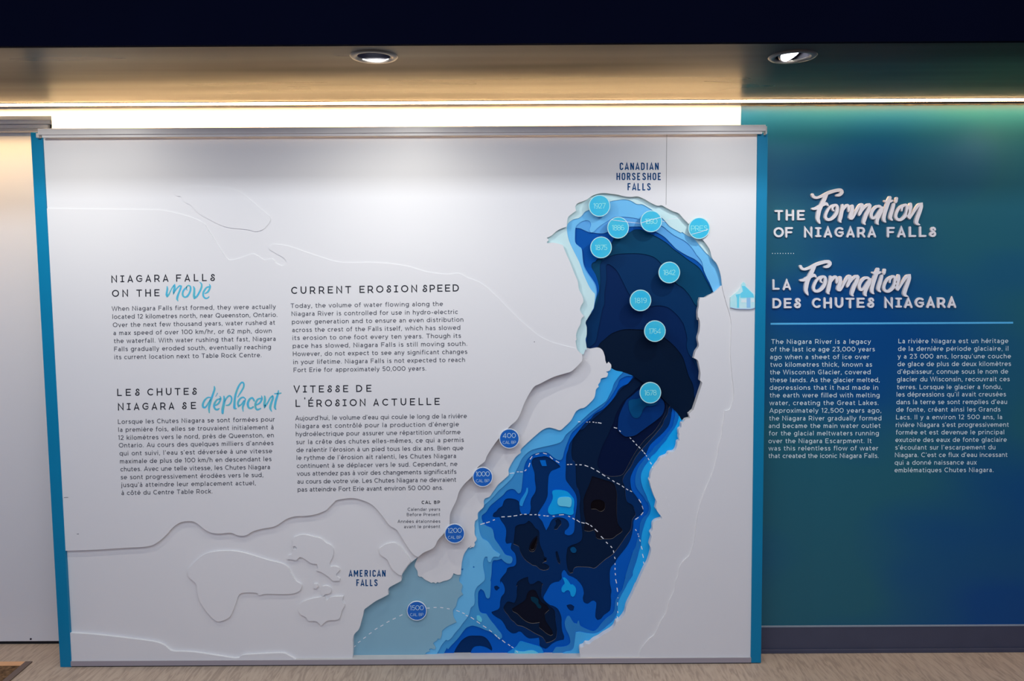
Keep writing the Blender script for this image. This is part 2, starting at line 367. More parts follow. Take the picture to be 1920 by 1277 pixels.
def letters(text, p0, p1, cap, wt, g=G, xs=1.0, tall=0.0):
    """yields (char, strokes in px, width px) for a line whose ink runs from p0 to p1 on its baseline"""
    adv = [g[c][0] * cap * xs for c in text]; Lg = math.hypot(p1[0] - p0[0], p1[1] - p0[1])
    n = len(text); il = min(q[0] for st in glyph(text[0], g) for q in st) - wt / 2
    ir = g[text[-1]][0] - max(q[0] for st in glyph(text[-1], g) for q in st) - wt / 2
    nat = sum(adv) - (il + ir) * cap * xs
    trk = (Lg - nat) / max(1, n - 1); sx = 1.0
    lo, hi = -0.03 * cap, 0.16 * cap
    if g is G and n > 12 and not lo <= trk <= hi:
        t2 = min(hi, max(lo, trk)); sx = (Lg - t2 * (n - 1)) / nat; trk = t2
    ux, uy = (p1[0] - p0[0]) / Lg, (p1[1] - p0[1]) / Lg
    x = -il * cap * xs * sx
    for c, a in zip(text, adv):
        res = []
        for st in glyph(c, g):
            res.append([(p0[0] + ux * (x + q[0] * cap * xs * sx) + uy * q[1] * cap, p0[1] + uy * (x + q[0] * cap * xs * sx) - ux * q[1] * cap) for q in st])
        yield c, res, wt * cap
        x += a * sx + trk
def write(ink, tile, lines, cap, wt, g=G, xs=1.0, rnd=False):
    x0, y0, e = TILE[tile]
    for text, ax, ay, bx, by in lines:
        for c, sts, w in letters(text, (x0 + ax / e, y0 + ay / e), (x0 + bx / e, y0 + by / e), cap, wt, g, xs):
            if sts: ink.add(*union([strip(st, w, rnd) for st in sts]))
def brush(s, dx=0, dy=0, k=1.0):
    res = []
    for part in s.split('|'):
        p = smooth(tr(part), closed=False, step=1.4, corner=100)
        res.append(strip([(q[0] + dx, q[1] + dy) for q in p], [max(0.15, q[2] * k) for q in p], True))
    return res

# ================================================================== THE SETTING
XL, XR = -4.2, 4.2
XT = at_y(1389, 215, YW).x            # where white wall turns teal
def quadwall(name, x0, x1, y, z0, z1, m, th=0.1):
    o = boxes(name, [(x0, y, z0, x1, y + th, z1)], m); o['kind'] = 'structure'; return o
# floor
fm = mat('oak_vinyl', rgb(158, 137, 118, 1.55), 0.5, 0.3)
nt = fm.node_tree; b = nt.nodes['Principled BSDF']
tc = nt.nodes.new('ShaderNodeTexCoord'); mp = nt.nodes.new('ShaderNodeMapping'); mp.inputs['Rotation'].default_value = (0, 0, math.radians(-12))
mp.inputs['Scale'].default_value = (7.0, 0.9, 1)
nz = nt.nodes.new('ShaderNodeTexNoise'); nz.inputs['Scale'].default_value = 7; nz.inputs['Detail'].default_value = 9; nz.inputs['Distortion'].default_value = 1.8
cr = nt.nodes.new('ShaderNodeValToRGB'); cr.color_ramp.elements[0].position = 0.36; cr.color_ramp.elements[1].position = 0.62
cr.color_ramp.elements[0].color = rgb(134, 120, 106, 1.5); cr.color_ramp.elements[1].color = rgb(156, 142, 126, 1.5)
e = cr.color_ramp.elements.new(0.48); e.color = rgb(148, 133, 118, 1.5)
nt.links.new(tc.outputs['Object'], mp.inputs[0]); nt.links.new(mp.outputs[0], nz.inputs[0]); nt.links.new(nz.outputs[0], cr.inputs[0]); nt.links.new(cr.outputs[0], b.inputs[0])
bp = nt.nodes.new('ShaderNodeBump'); bp.inputs['Strength'].default_value = 0.1; bp.inputs['Distance'].default_value = 0.002
nt.links.new(nz.outputs[0], bp.inputs['Height']); nt.links.new(bp.outputs[0], b.inputs['Normal'])
o = boxes('floor', [(XL, -2.5, -0.06, XR, YL + 0.45, 0)], fm); o['kind'] = 'structure'
# walls
quadwall('wall_back', XL, XT, YL + 0.08, 0, ZC - 0.0, WALLW)
xk = at_y(97, 230, YW).x
boxes('wall_back', [(xk, YW, at_y(700, 262, YW).z, XT, YL + 0.08, ZC), (XL, YW, at_y(60, 217.5, YW).z, xk, YL + 0.08, ZC)], WALLW)['kind'] = 'structure'
tw = mat('teal_wall_painted_sheen', rgb(6, 84, 122, 1.6), 0.33, 0.30)
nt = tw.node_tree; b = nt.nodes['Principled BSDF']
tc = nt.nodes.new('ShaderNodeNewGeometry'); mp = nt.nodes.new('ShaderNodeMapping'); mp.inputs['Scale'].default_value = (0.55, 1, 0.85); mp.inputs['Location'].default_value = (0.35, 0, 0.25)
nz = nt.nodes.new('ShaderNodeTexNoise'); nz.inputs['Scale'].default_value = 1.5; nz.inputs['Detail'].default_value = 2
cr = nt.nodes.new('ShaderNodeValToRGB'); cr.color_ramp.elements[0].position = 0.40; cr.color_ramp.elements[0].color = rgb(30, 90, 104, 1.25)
cr.color_ramp.elements[1].position = 0.62; cr.color_ramp.elements[1].color = rgb(0, 66, 120, 1.3)  # mottle painted in: warmed teal for strip-light spill, blue for a reflection
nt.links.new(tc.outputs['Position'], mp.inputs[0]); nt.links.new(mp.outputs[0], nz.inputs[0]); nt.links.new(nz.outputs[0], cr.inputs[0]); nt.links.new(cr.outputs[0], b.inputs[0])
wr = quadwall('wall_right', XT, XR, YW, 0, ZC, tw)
# soffit, bulkhead, dark ceiling
sm = mat('soffit_paint', (0.022, 0.016, 0.011, 1), 0.36, 0.085, noise=0.12, scale=4, stretch=(1, 4, 1))
nt = sm.node_tree; b = nt.nodes['Principled BSDF']
n2 = nt.nodes.new('ShaderNodeTexNoise'); n2.inputs['Scale'].default_value = 2.2; n2.inputs['Detail'].default_value = 3
r2 = nt.nodes.new('ShaderNodeMapRange'); r2.inputs[3].default_value = 0.20; r2.inputs[4].default_value = 0.52; r2.inputs[1].default_value = 0.3; r2.inputs[2].default_value = 0.7
b.inputs['Specular Tint'].default_value = (1, 0.78, 0.52, 1)
nt.links.new(n2.outputs[0], r2.inputs[0]); nt.links.new(r2.outputs[0], b.inputs['Roughness'])
YLED = YW - 0.052
# soffit with round openings for the downlights
def ring_hole_plate(name, x0, x1, y0, y1, z, th, circles, m):
    pts = [Vector(q) for q in ((x0, y0), (x1, y0), (x1, y1), (x0, y1))]; ed = [(0, 1), (1, 2), (2, 3), (3, 0)]
    for cx, cy, r in circles:
        b = len(pts); K = 40
        pts += [Vector((cx + r * math.cos(6.28318 * i / K), cy + r * math.sin(6.28318 * i / K))) for i in range(K)]
        ed += [(b + i, b + (i + 1) % K) for i in range(K)]
    vs, _, fs, _, _, _ = delaunay_2d_cdt(pts, ed, [], 0, 1e-6)
    keep = [f for f in fs if not any(math.hypot(sum(vs[i][0] for i in f) / 3 - cx, sum(vs[i][1] for i in f) / 3 - cy) < r * 0.98 for cx, cy, r in circles)]
    n = len(vs); V3 = [(v[0], v[1], z) for v in vs] + [(v[0], v[1], z + th) for v in vs]
    F3 = [tuple(reversed(f)) for f in keep] + [tuple(i + n for i in f) for f in keep]
    cnt = {(f[i], f[(i + 1) % 3]) for f in keep for i in range(3)}
    for a, b2 in cnt:
        if (b2, a) not in cnt: F3.append((a, b2, b2 + n, a + n))
    return mesh_from(name, V3, F3, m)
RH = 0.062
ce = ring_hole_plate('ceiling', XL, XR, YS, YLED - 0.024, ZC, 0.02, [(p.x, p.y, RH) for p in DL], sm); ce['kind'] = 'structure'
boxes('wall_bulkhead', [(XL, YS - 0.02, ZC, XR, YS, 3.1)], DARKP)['kind'] = 'structure'
boxes('ceiling', [(XL, -2.5, 3.1, XR, YS + 0.0, 3.14)], DARKP)['kind'] = 'structure'
boxes('trim_2', [(XL, YLED + 0.024, ZC - 0.0005, XR, YL + 0.18, ZC + 0.03)], sm)['kind'] = 'structure'
# caulk line on top of the teal wall
cv = []
bm = bmesh.new(); N = 150; prev = None
for i in range(N + 1):
    x = XT + (XR - XT) * i / N; h = 0.004 + 0.0035 * random.random()
    a = bm.verts.new((x, YW - 0.003, ZC - 0.0006)); c = bm.verts.new((x, YW - 0.003, ZC - 0.004 - h)); d = bm.verts.new((x, YW, ZC - 0.006 - h))
    if prev: bm.faces.new((prev[0], a, c, prev[1])); bm.faces.new((prev[1], c, d, prev[2]))
    prev = (a, c, d)
me = bpy.data.meshes.new('trim_1'); bm.to_mesh(me); bm.free()
o = link('trim_1', me, mat('yellowed_caulk', (0.45, 0.38, 0.25, 1), 0.7, noise=0.4, scale=40)); o['kind'] = 'structure'
# baseboard right
zb = at_y(1600, 1173, YW).z
x0 = at_y(1428, 1200, YW).x - 0.1
BB = mat('slate_vinyl', rgb(62, 64, 78, 1.5), 0.5, 0.3, noise=0.08, scale=12)
o = boxes('baseboard_right', [(x0, YW - 0.008, 0, XR, YW, zb)], BB, bevel=0.0015); o['kind'] = 'structure'
c = boxes('toe', [(x0, YW - 0.016, 0, XR, YW - 0.008, 0.018)], BB, o, bevel=0.003)
c = boxes('top_bead', [(x0, YW - 0.010, zb - 0.002, XR, YW, zb + 0.002)], mat('bead', rgb(120, 130, 140, 1.5), 0.4), o)

# left sliding door
xd = at_y(125, 700, YL).x
zt = at_y(40, 242, YL).z
dr = boxes('door_1', [(XL, YL, 0.014, xd + 0.1, YL + 0.04, zt)], WHITE, bevel=0.001); dr['kind'] = 'structure'
hp = at_y(58, 1198, YL)
bm = bmesh.new(); r = bmesh.ops.create_cone(bm, cap_ends=True, segments=14, radius1=0.004, radius2=0.004, depth=0.004, matrix=Matrix.Rotation(math.pi / 2, 4, 'X'))
me = bpy.data.meshes.new('hole_disc'); bm.to_mesh(me); bm.free()
o = link('hole_disc', me, mat('dark_hole', rgb(40, 36, 52), 0.6), dr); o.location = (hp.x, YL - 0.001, hp.z)  # flat disc, dark colour stands in for a small hole in the door
boxes('gap_shade', [(XL, YL + 0.004, 0.0, xd + 0.1, YL + 0.036, 0.014)], mat('black_gap', (0.01, 0.01, 0.012, 1), 0.8), dr)  # black strip stands in for the shade in the gap under the door

# ================================================================== RAILS, LED STRIP, DOWNLIGHTS
Yr = YP - 0.034
pa = at_y(70, 240, Yr); pb = at_y(1436, 235, Yr); zlo = at_y(760, 249, Yr).z; zhi = at_y(760, 237.5, Yr).z
rl = thing('sliding_rail', (0, YP, zlo), 'long pale metal rail running along the top of the white map panel', 'rail')
boxes('rail_profile', [(pa.x, Yr, zlo, pb.x, YP - 0.008, zhi)], METAL, rl, bevel=0.002)
boxes('lower_lip', [(pa.x + 0.012, Yr + 0.008, zlo - 0.010, pb.x - 0.012, Yr + 0.016, zlo + 0.001)], METAL, rl)
boxes('end_cap', [(pb.x, Yr + 0.002, zlo - 0.012, pb.x + 0.006, YP - 0.008, zhi - 0.005)], LEDGE, rl, 'cream plastic end cap', 0.001)
boxes('end_cap', [(pa.x - 0.012, Yr + 0.008, zlo - 0.010, pa.x, YP - 0.008, zlo + 0.008)], LEDGE, rl, 'cream plastic end cap', 0.001)
Y2 = YL - 0.028
q1 = at_y(93, 219, Y2); q2 = at_y(88, 232, Y2); q3 = at_y(60, 240, Y2); q4 = at_y(60, 247, Y2)
r2 = thing('sliding_rail', (q1.x - 0.6, YL, q3.z), 'stepped pale metal rail above the plain white door at the left edge', 'rail')
boxes('upper_profile', [(XL, Y2, q2.z, q1.x, YL - 0.005, q1.z)], METAL, r2, bevel=0.0015)
boxes('middle_profile', [(XL, Y2 + 0.008, q3.z, q2.x, YL - 0.005, q2.z - 0.0012)], METAL, r2, bevel=0.0015)
boxes('lower_lip', [(XL, Y2 + 0.002, q4.z, q2.x - 0.03, YL - 0.008, q3.z - 0.001)], LEDGE, r2, bevel=0.001)

led = thing('led_strip', (0, YLED, ZC), 'thin glowing warm white light strip set into the soffit above the wall', 'light strip')
LM = mat('led_glow', (1, 0.9, 0.75, 1), 0.5, emit=((1.0, 0.64, 0.31, 1), LED_EMIT))
boxes('diffuser', [(XL, YLED - 0.017, ZC - 0.004, XR, YLED + 0.017, ZC + 0.004)], LM, led, 'warm white glowing diffuser')
HM = mat('profile_grey', (0.20, 0.17, 0.15, 1), 0.5, 0.4)
boxes('housing', [(XL, YLED - 0.024, ZC - 0.0015, XR, YLED - 0.018, ZC + 0.02), (XL, YLED + 0.018, ZC - 0.005, XR, YLED + 0.024, ZC + 0.02), (XL, YLED - 0.024, ZC + 0.006, XR, YLED + 0.024, ZC + 0.02)], HM, led)

def lathe(name, prof, m, parent, loc, seg=48, tilt=None, label=None):
    bm = bmesh.new(); rows = []
    for r, z in prof: rows.append([bm.verts.new((r * math.cos(6.283185 * i / seg), r * math.sin(6.283185 * i / seg), z)) for i in range(seg)])
    for a, b2 in zip(rows, rows[1:]):
        for i in range(seg): bm.faces.new((a[i], a[(i + 1) % seg], b2[(i + 1) % seg], b2[i]))
    if prof[-1][0] < 0.0011 or prof[0][0] < 0.0011: bmesh.ops.remove_doubles(bm, verts=bm.verts[:], dist=0.002)
    bmesh.ops.recalc_face_normals(bm, faces=bm.faces[:])
    for f in bm.faces: f.smooth = True
    if tilt: bmesh.ops.transform(bm, matrix=tilt, verts=bm.verts[:])
    bmesh.ops.translate(bm, vec=loc, verts=bm.verts[:])
    me = bpy.data.meshes.new(name); bm.to_mesh(me); bm.free(); return link(name, me, m, parent, label)
RINGM = mat('downlight_ring', (0.07, 0.062, 0.056, 1), 0.35, 0.5); BAF = mat('black_baffle', (0.012, 0.012, 0.03, 1), 0.4, 0.4)
LIPM = mat('lamp_lip_glow', (0.8, 0.8, 0.85, 1), 0.4, emit=((0.85, 0.88, 1, 1), 0.9))
LAMP = mat('lamp_glow', (1, 1, 1, 1), 0.4, emit=((0.93, 0.95, 1, 1), 6.0)); SHD = mat('lamp_back', (0.03, 0.03, 0.05, 1), 0.35, 0.5)
INN = mat('lit_reflector', (0.75, 0.76, 0.8, 1), 0.3, 0.5)
for i, (p, lab) in enumerate(((DL[1], 'round recessed downlight in the soffit above the middle of the map panel, dark inside'),
                              (DL[2], 'round recessed downlight in the dark right end of the soffit, tilted lamp glowing white'))):
    t = thing('downlight', (p.x, p.y, ZC), lab, 'ceiling light')
    lathe('trim_ring', [(RH - 0.006, 0.004), (RH - 0.008, -0.001), (RH, -0.005), (RH + 0.012, -0.004), (RH + 0.016, 0.0)], RINGM, t, (p.x, p.y, ZC))
    lathe('can', [(RH - 0.006, 0.003), (RH - 0.008, 0.05), (RH - 0.014, 0.09), (0.001, 0.09)], BAF, t, (p.x, p.y, ZC), label='black can' )
    if i == 0:
        T = Matrix.Rotation(math.radians(38), 4, 'X')
        lathe('lamp_holder', [(0.050, -0.008), (0.052, 0.004), (0.040, 0.03), (0.001, 0.036)], SHD, t, (p.x, p.y + 0.004, ZC + 0.040), tilt=T)
        lathe('lamp', [(0.046, -0.006), (0.001, -0.007)], LIPM, t, (p.x, p.y + 0.004, ZC + 0.040), tilt=T)
        # wall side of the can, faint glow added for the lamplight on it
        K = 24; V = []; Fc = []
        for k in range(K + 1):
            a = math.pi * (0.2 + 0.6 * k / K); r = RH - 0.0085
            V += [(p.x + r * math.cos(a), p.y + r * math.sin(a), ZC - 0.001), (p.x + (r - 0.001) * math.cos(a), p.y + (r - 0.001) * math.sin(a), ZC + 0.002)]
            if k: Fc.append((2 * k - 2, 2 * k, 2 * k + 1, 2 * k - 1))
        mesh_from('glow_lip', V, Fc, LIPM, t, 'inner lip with an added glow')
    else:
        T = Matrix.Rotation(math.radians(-30), 4, 'Y') @ Matrix.Rotation(math.radians(-28), 4, 'X')
        lathe('lamp_holder', [(0.046, -0.004), (0.050, 0.004), (0.040, 0.03), (0.001, 0.036)], SHD, t, (p.x - 0.002, p.y, ZC + 0.024), tilt=T)
        lathe('lamp', [(0.045, -0.003), (0.001, -0.005)], LAMP, t, (p.x - 0.002, p.y, ZC + 0.024), tilt=T)

# ================================================================== THE MAP PANEL
MP = thing('relief_map_panel', (at_y(760, 1247, YP).x, YP, 0), 'huge white wall panel with a layered blue relief map of the river gorge and falls', 'display panel')
BOT = 1240
LAKE = 'Z 85,391 G 0,305 130,330 290,375 390,425 430,480 490,575 550,670 615,752 700,745 820,705 860,708 940,755 1010,745 1030,765 1045,785 1100,808 1130,790 1135,765 1110,735 1050,700 985,660 985,635 1030,615 1150,630 1300,680 1450,730 1580,770 1700,780 1850,778 Z 727,494 767,500 800,509.6 838,514.5 859.5,512.5 877,521 900,530 922,547 950,575 975,600 B 0,200 60,245 150,290 250,320 380,352'
TIP = 'B 385,360 400,370 425,395 440,405 P 255,90'
CLIFF = 'P 250,130 180,210 90,290 0,320 B 180,610 60,670 0,705 Z 985,752 C 630,20 560,90 460,200 400,280 350,360 330,410 270,460 220,540 150,610 100,680 75,760 20,880 10,990 Z 831.7,1001 D 870,60 830,130 740,175 690,215'
LOWA = 'I 1400,-15 1310,20 1220,35 1120,40 1040,65 940,128 830,150 740,175 690,205 650,215 600,210 540,188 440,195 370,188 310,160 240,105 190,84 110,88 50,115 0,160 H 1500,10 1420,80 1330,118 1100,133 830,150 580,158'
LOWB = 'Z 783.7,1044.8 D 630,170 520,0 Z 742.5,992.6 730,984.5 715,965 697.6,946.6 676,937 657,934 630,938'
land = smooth(tr(LAKE)[:], closed=False) + smooth(tr(TIP), closed=False) + smooth(tr(CLIFF), closed=False) + smooth(tr(LOWB), closed=False) + smooth(tr(LOWA), closed=False) + [(112, 1033), (76, 391)]
plate('face_board', land, [], 0.0, 0.011, WHITE, MP, 'white board carrying the four blocks of text')
HORSE = 'B 440,405 400,370 385,320 380,280 390,275 385,230 400,180 425,130 430,90 455,60 430,30 420,0 A 430,1120 450,1080 440,1030 410,970 400,900 370,830 335,740 300,660 275,600 265,575 220,560 175,552 125,558 122,545 140,530 122,508 165,487 200,455 240,430 300,408 305,360 315,320 350,290 385,265 378,230 395,200 430,185 480,165 530,130 580,112 640,105 700,112 760,120 820,135 880,140 940,136 1000,160 1060,195 1120,220 1155,215 1200,240 1260,270 1310,290 1360,345 1410,395 1460,450 1520,520 1560,570 1590,620 1610,690 1650,740 1675,800 1690,860 1700,940 1715,1010 1740,1100 1770,1200 1782,1277 B 1782,150 1778,300 1775,400 1785,550 1800,680 1805,780 1790,850 1770,900 1725,915 1720,970 1705,1040 1700,1120 1670,1230 1665,1277 Z 1344,860 1335,890 1322,920 1312,950 1306,980 E 1640,70 1600,190 1570,225 1530,265 1510,310 1495,380 1475,430 1465,500 1440,560 1415,610 1400,680 1380,730 1340,790 1310,860 1280,915 1240,945 1200,990 1170,1030 1150,1080 1145,1115'
top = [(72, 241), (1424, 241), (1409, BOT), (1197, BOT)] + list(reversed(smooth(tr(HORSE), closed=False))) + [(1086, 672), (1040, 690), (950, 640), (860, 560), (700, 540), (560, 540), (420, 530), (380, 440), (300, 420), (82, 420)]
plate('upper_board', top, [], 0.003, 0.009, WHITE, MP, 'white upper board with lake outline, framing the gorge on its right')
# seam beside the horseshoe
s1 = at_y(1250.5, 246, YP); s2 = at_y(1249.5, 384, YP)
boxes('board_seam', [(s1.x - 0.0008, YP + 0.0022, s2.z, s1.x + 0.0008, YP + 0.004, s1.z)], mat('seam_shadow_gap', (0.33, 0.33, 0.32, 1), 0.7), MP)
# raised white pieces
plate('island', 'G 130,140 150,118 200,103 300,96 400,95 560,105 660,120 740,160 840,240 920,308 980,360 993,400 960,450 920,485 860,500 800,485 740,478 620,465 540,440 440,390 360,345 320,310 280,265 250,250 220,235 205,210 185,185 145,178', [], 0.0, 0.003, WHITE, MP)
CSH = [(106, 1000), (330, 945), (480, 960), (600, 920), (700, 920), (765, 1003)] + smooth(tr('Z 783.7,1044.8 D 620,270 575,330 540,385 540,425 480,460 430,490 420,520 425,550 370,580 310,610 240,660 205,690 195,740 180,790 160,860 120,905 105,950 105,1050 100,1130'), closed=False) + [(661, BOT), (118, BOT)]
plate('lower_board', CSH, [], 0.011, 0.030, WHITE, MP, 'recessed white board at the lower left with small raised islands')
for s in ('I 155,560 160,520 190,480 240,430 300,385 380,360 500,350 620,360 750,395 880,435 1000,465 1055,500 1080,550 1125,620 1165,645 1180,665 1160,710 1100,735 1000,740 860,738 795,750 770,728 650,728 610,755 590,810 560,890 530,945 480,975 420,985 370,950 310,880 260,800 240,720 232,655 200,620 165,590',
          'I 1290,648 1320,648 1328,670 1305,692 1285,685', 'I 1365,672 1400,665 1435,680 1445,710 1430,735 1395,740 1370,762 1358,730',
          'I 1155,880 1170,830 1210,800 1300,775 1385,762 1400,800 1420,785 1450,765 1555,760 1545,800 1565,840 1540,890 1510,965 1410,980 1355,1025 1310,985 1240,980 1220,950 1165,920',
          'D 340,140 370,118 400,100 470,85 520,110 560,160 600,210 622,255 560,340 545,378 520,375 460,325 430,270 410,235 350,190'):
    plate('island', s, [], 0.003, 0.008, WHITE, MP)
plate('island', 'I 1100,250 1130,220 1200,205 1290,225 1350,240 1400,280 1440,300 1465,350 1455,410 1430,460 1435,495 1470,490 1510,500 1522,525 1490,560 1490,575 1525,600 1520,620 1460,620 1440,600 1400,570 1350,540 1312,530 1325,500 1315,468 1290,468 1260,460 1200,420 1160,408 1130,435 1100,430 1045,425 1060,395 1095,370',
      ['I 1100,312 1118,308 1136,322 1130,338 1105,336'], 0.003, 0.008, WHITE, MP)
plate('shore_board', smooth(tr('H 620,897 850,912 1060,935 1270,960 1400,980 1480,1010 Z 322,1220.7 345,1222 370,1224 410,1230 444,1234.5 452,1230 460,1228 495,1226 530,1225 542,1230 555,1237'), closed=False) + [(545, BOT), (118, BOT)], [], 0.0, 0.011, WHITE, MP, 'low white shore piece along the bottom left')

ARC = 'P 685,240 760,280 860,300 1000,350 1080,400 1150,450 1300,560 1440,680 1520,760 1600,840 1680,920 1740,1020 1760,1050'
SH_L = 'B 455,410 452,385 460,345 490,350 510,355 580,345 620,365 P 590,60 600,130 620,180 650,150 685,190 685,240 660,280 610,295 640,320 620,375 540,395 520,450 490,490 500,520 460,560 450,620 430,690 370,760 290,830 220,850 160,890 120,960 80,1030 0,1110 C 1010,128 960,115 910,105 860,120 800,165 R 780,90 770,150 690,220 600,370 585,430 590,480 530,540 430,630 380,700 330,770 300,810 230,840 215,890 215,960 130,1050 125,1140 90,1170 75,1250 S 80,400 80,500 110,570 75,620 85,650 60,690 20,670 0,700 D 1195,120 1150,125 1120,160 1100,200 1085,260 1080,310 1075,370 1050,375 1010,360 990,400 960,420 920,430 880,445 865,438 850,452 830,440 810,446 790,435 750,415 735,400 720,390 705,392 690,380 685,340 660,290 690,215'
terr = smooth(tr(SH_L), closed=False) + [(800, 1012), (822, 985), (832, 940), (870, 880), (925, 800), (975, 715), (1050, 660), (1085, 645)]
plate('terrace', terr, [], 0.032, 0.010, WHITE, MP, 'white terrace left of the gorge with a ragged shore')
TR = 'A 1690,940 1620,1005 1580,1025 1545,1045 1500,1045 1490,1080 1490,1120 1480,1180 1485,1250 B 1480,60 1500,120 1495,200 1480,260 1490,330 1460,380 1445,440 1480,460 1495,520 1505,580 1500,640 1520,660 1500,730 P 1916,870 1900,885 1850,930 1870,990 1800,1010 1770,1050 1740,1070 1735,1130 1700,1160 1700,1230 Q 1710,100 1700,160 1715,210 1680,225 1670,300 1630,370 1550,385 1520,430 1430,470 1390,530 1330,610 1280,700 1270,780 1255,800 1270,850 1290,930 1330,1040 1370,1130 1380,1190 1350,1230 V 1690,0 1700,70 1680,110 1710,170 1765,240 1760,265 1680,290 1630,340 1625,430 1590,480 1610,530 1590,610 1580,660 1605,710 1590,800 1550,920 1500,1010 1440,1140 1380,1277 W 1540,140 1480,280 1400,440 1370,560 1310,650 1270,680 1240,690 1200,780 1120,840 1050,880 980,930 900,970 840,1020 780,1020 750,1060 700,1080 690,1130 705,1200'
tright = smooth(tr(TR), closed=False) + [(1088, BOT), (1203, BOT), (1262, 1150), (1300, 1050), (1330, 930), (1370, 860), (1385, 740), (1382, 620), (1370, 530)]
plate('terrace', tright, [], 0.008, 0.034, WHITE, MP, 'white terrace right of the gorge, its left edge ragged')

# ---- upper canyon (horseshoe)
OUTU = [(1020, 350), (1300, 350), (1400, 480), (1400, 850)] + [(1290, 800)] + list(reversed(smooth(tr(ARC), closed=False))) + [(1098, 655), (1094, 665), (1085, 662), (1060, 600), (1010, 470)]
UH = ['A 555,1020 545,1130 525,1170 500,1210 470,1250 B 528,20 490,80 470,120 480,160 480,230 470,270 475,310 480,345 500,480 650,620 1450,1150 1900,900 1900,600 A 1900,900 1720,960 1680,760 1600,690 1580,665 1560,650 1500,580 1440,510 1392,492 1340,455 X 1810,690 1720,640 1640,590 1570,510 1530,470 1440,400 1380,350 1300,300 1230,265 1150,260 1060,210 960,190 830,205 745,225 600,300 430,350 370,380 330,430 280,470 200,490 130,540 105,600 A 305,460 320,530 350,600 380,660 410,720 430,770 450,830 480,900 510,960 540,1000',
      'X 232,620 250,580 310,530 380,505 430,510 460,540 465,580 452,615 440,650 460,685 500,680 560,620 640,560 740,500 820,455 900,450 1000,455 1120,470 1200,490 1350,530 1530,590 1620,660 1700,720 1790,770 1850,800 1916,850 A 1430,600 1470,660 1510,710 1525,750 1535,800 1560,860 1590,920 1622,1003 1640,1100 B 1640,300 1640,1000 500,1000 470,350 400,0 A 530,1150 550,1090 562,1040 565,990 550,930 520,880 485,830 455,770 445,700 435,610 410,585 378,550 375,480',
      'X 228,617 300,625 380,660 430,680 500,690 600,700 680,690 800,640 950,600 1030,600 1160,597 1210,600 1330,640 A 1110,458 1180,500 1240,560 1290,610 1370,660 1450,700 1500,740 1530,780 1560,860 1590,920 1622,1003 1640,1100 B 1640,300 1640,1000 500,1000 470,350 400,0 A 535,1150 555,1090 567,1040 572,990 560,930 530,880 495,830 462,770 443,700 434,612 408,586 377,550 374,480',
      'A 530,735 560,720 572,700 600,690 640,640 700,560 X 830,740 900,720 1030,690 1100,650 1170,640 1240,650 1340,700 1430,740 1520,790 1610,850 1700,930 1800,1000 1916,1090 A 1480,765 1520,815 1545,865 1580,925 1620,1005 1640,1100 B 1640,300 1640,1000 500,1000 470,350 480,230 468,120 490,80 A 500,1215 545,1150 560,1070 583,1010 592,960 580,900 560,840 530,790 522,760',
      'A 605,735 640,700 700,670 760,655 870,648 960,650 1040,665 1100,690 1160,750 1230,850 1290,920 1350,960 1410,1030 1450,1100 1475,1135 1500,1250 B 1520,60 1560,300 1560,600 1600,1000 500,1000 470,350 478,250 470,160 480,100 520,20 A 520,1200 560,1120 585,1050 597,960 602,900 600,820 598,770',
      'A 652,762 665,747 682,746 730,780 760,815 780,850 820,930 850,990 880,1030 960,1090 1050,1125 1120,1118 1200,1130 1260,1170 1310,1220 1350,1277 B 1345,110 1365,170 1385,260 1380,330 1400,400 1440,460 1500,600 1520,800 1560,1000 500,1000 480,350 520,330 560,290 580,200 600,100 620,0 A 638,1100 640,1000 655,900 655,820',
      'B 560,345 582,335 600,305 640,270 680,235 720,210 800,183 880,178 1000,185 1100,200 1185,258 1260,320 1320,390 1350,440 1370,500 1400,600 1430,660 1445,720 1450,790 1490,900 1500,1020 1400,1080 500,1080 480,420 540,360']
D0 = 0.018
CUT = mat('cut_edge_highlight', (0.20, 0.175, 0.15, 1), 0.5, 0.2)  # raw edges, lightened so the rims of the dark shelves read as lit
for i, hs in enumerate(UH):
    plate('contour_layer', OUTU, [hs], D0 + 0.004 * i, 0.004, MU[i], MP, ['pale teal layer', 'sky blue layer', 'mid blue layer', 'royal blue layer', 'deep teal layer', 'ink blue layer', 'navy layer'][i] + ' of the horseshoe basin')
plate('contour_layer', OUTU, [], D0 + 0.028, 0.004, MU[7], MP, 'near-black floor of the horseshoe basin')

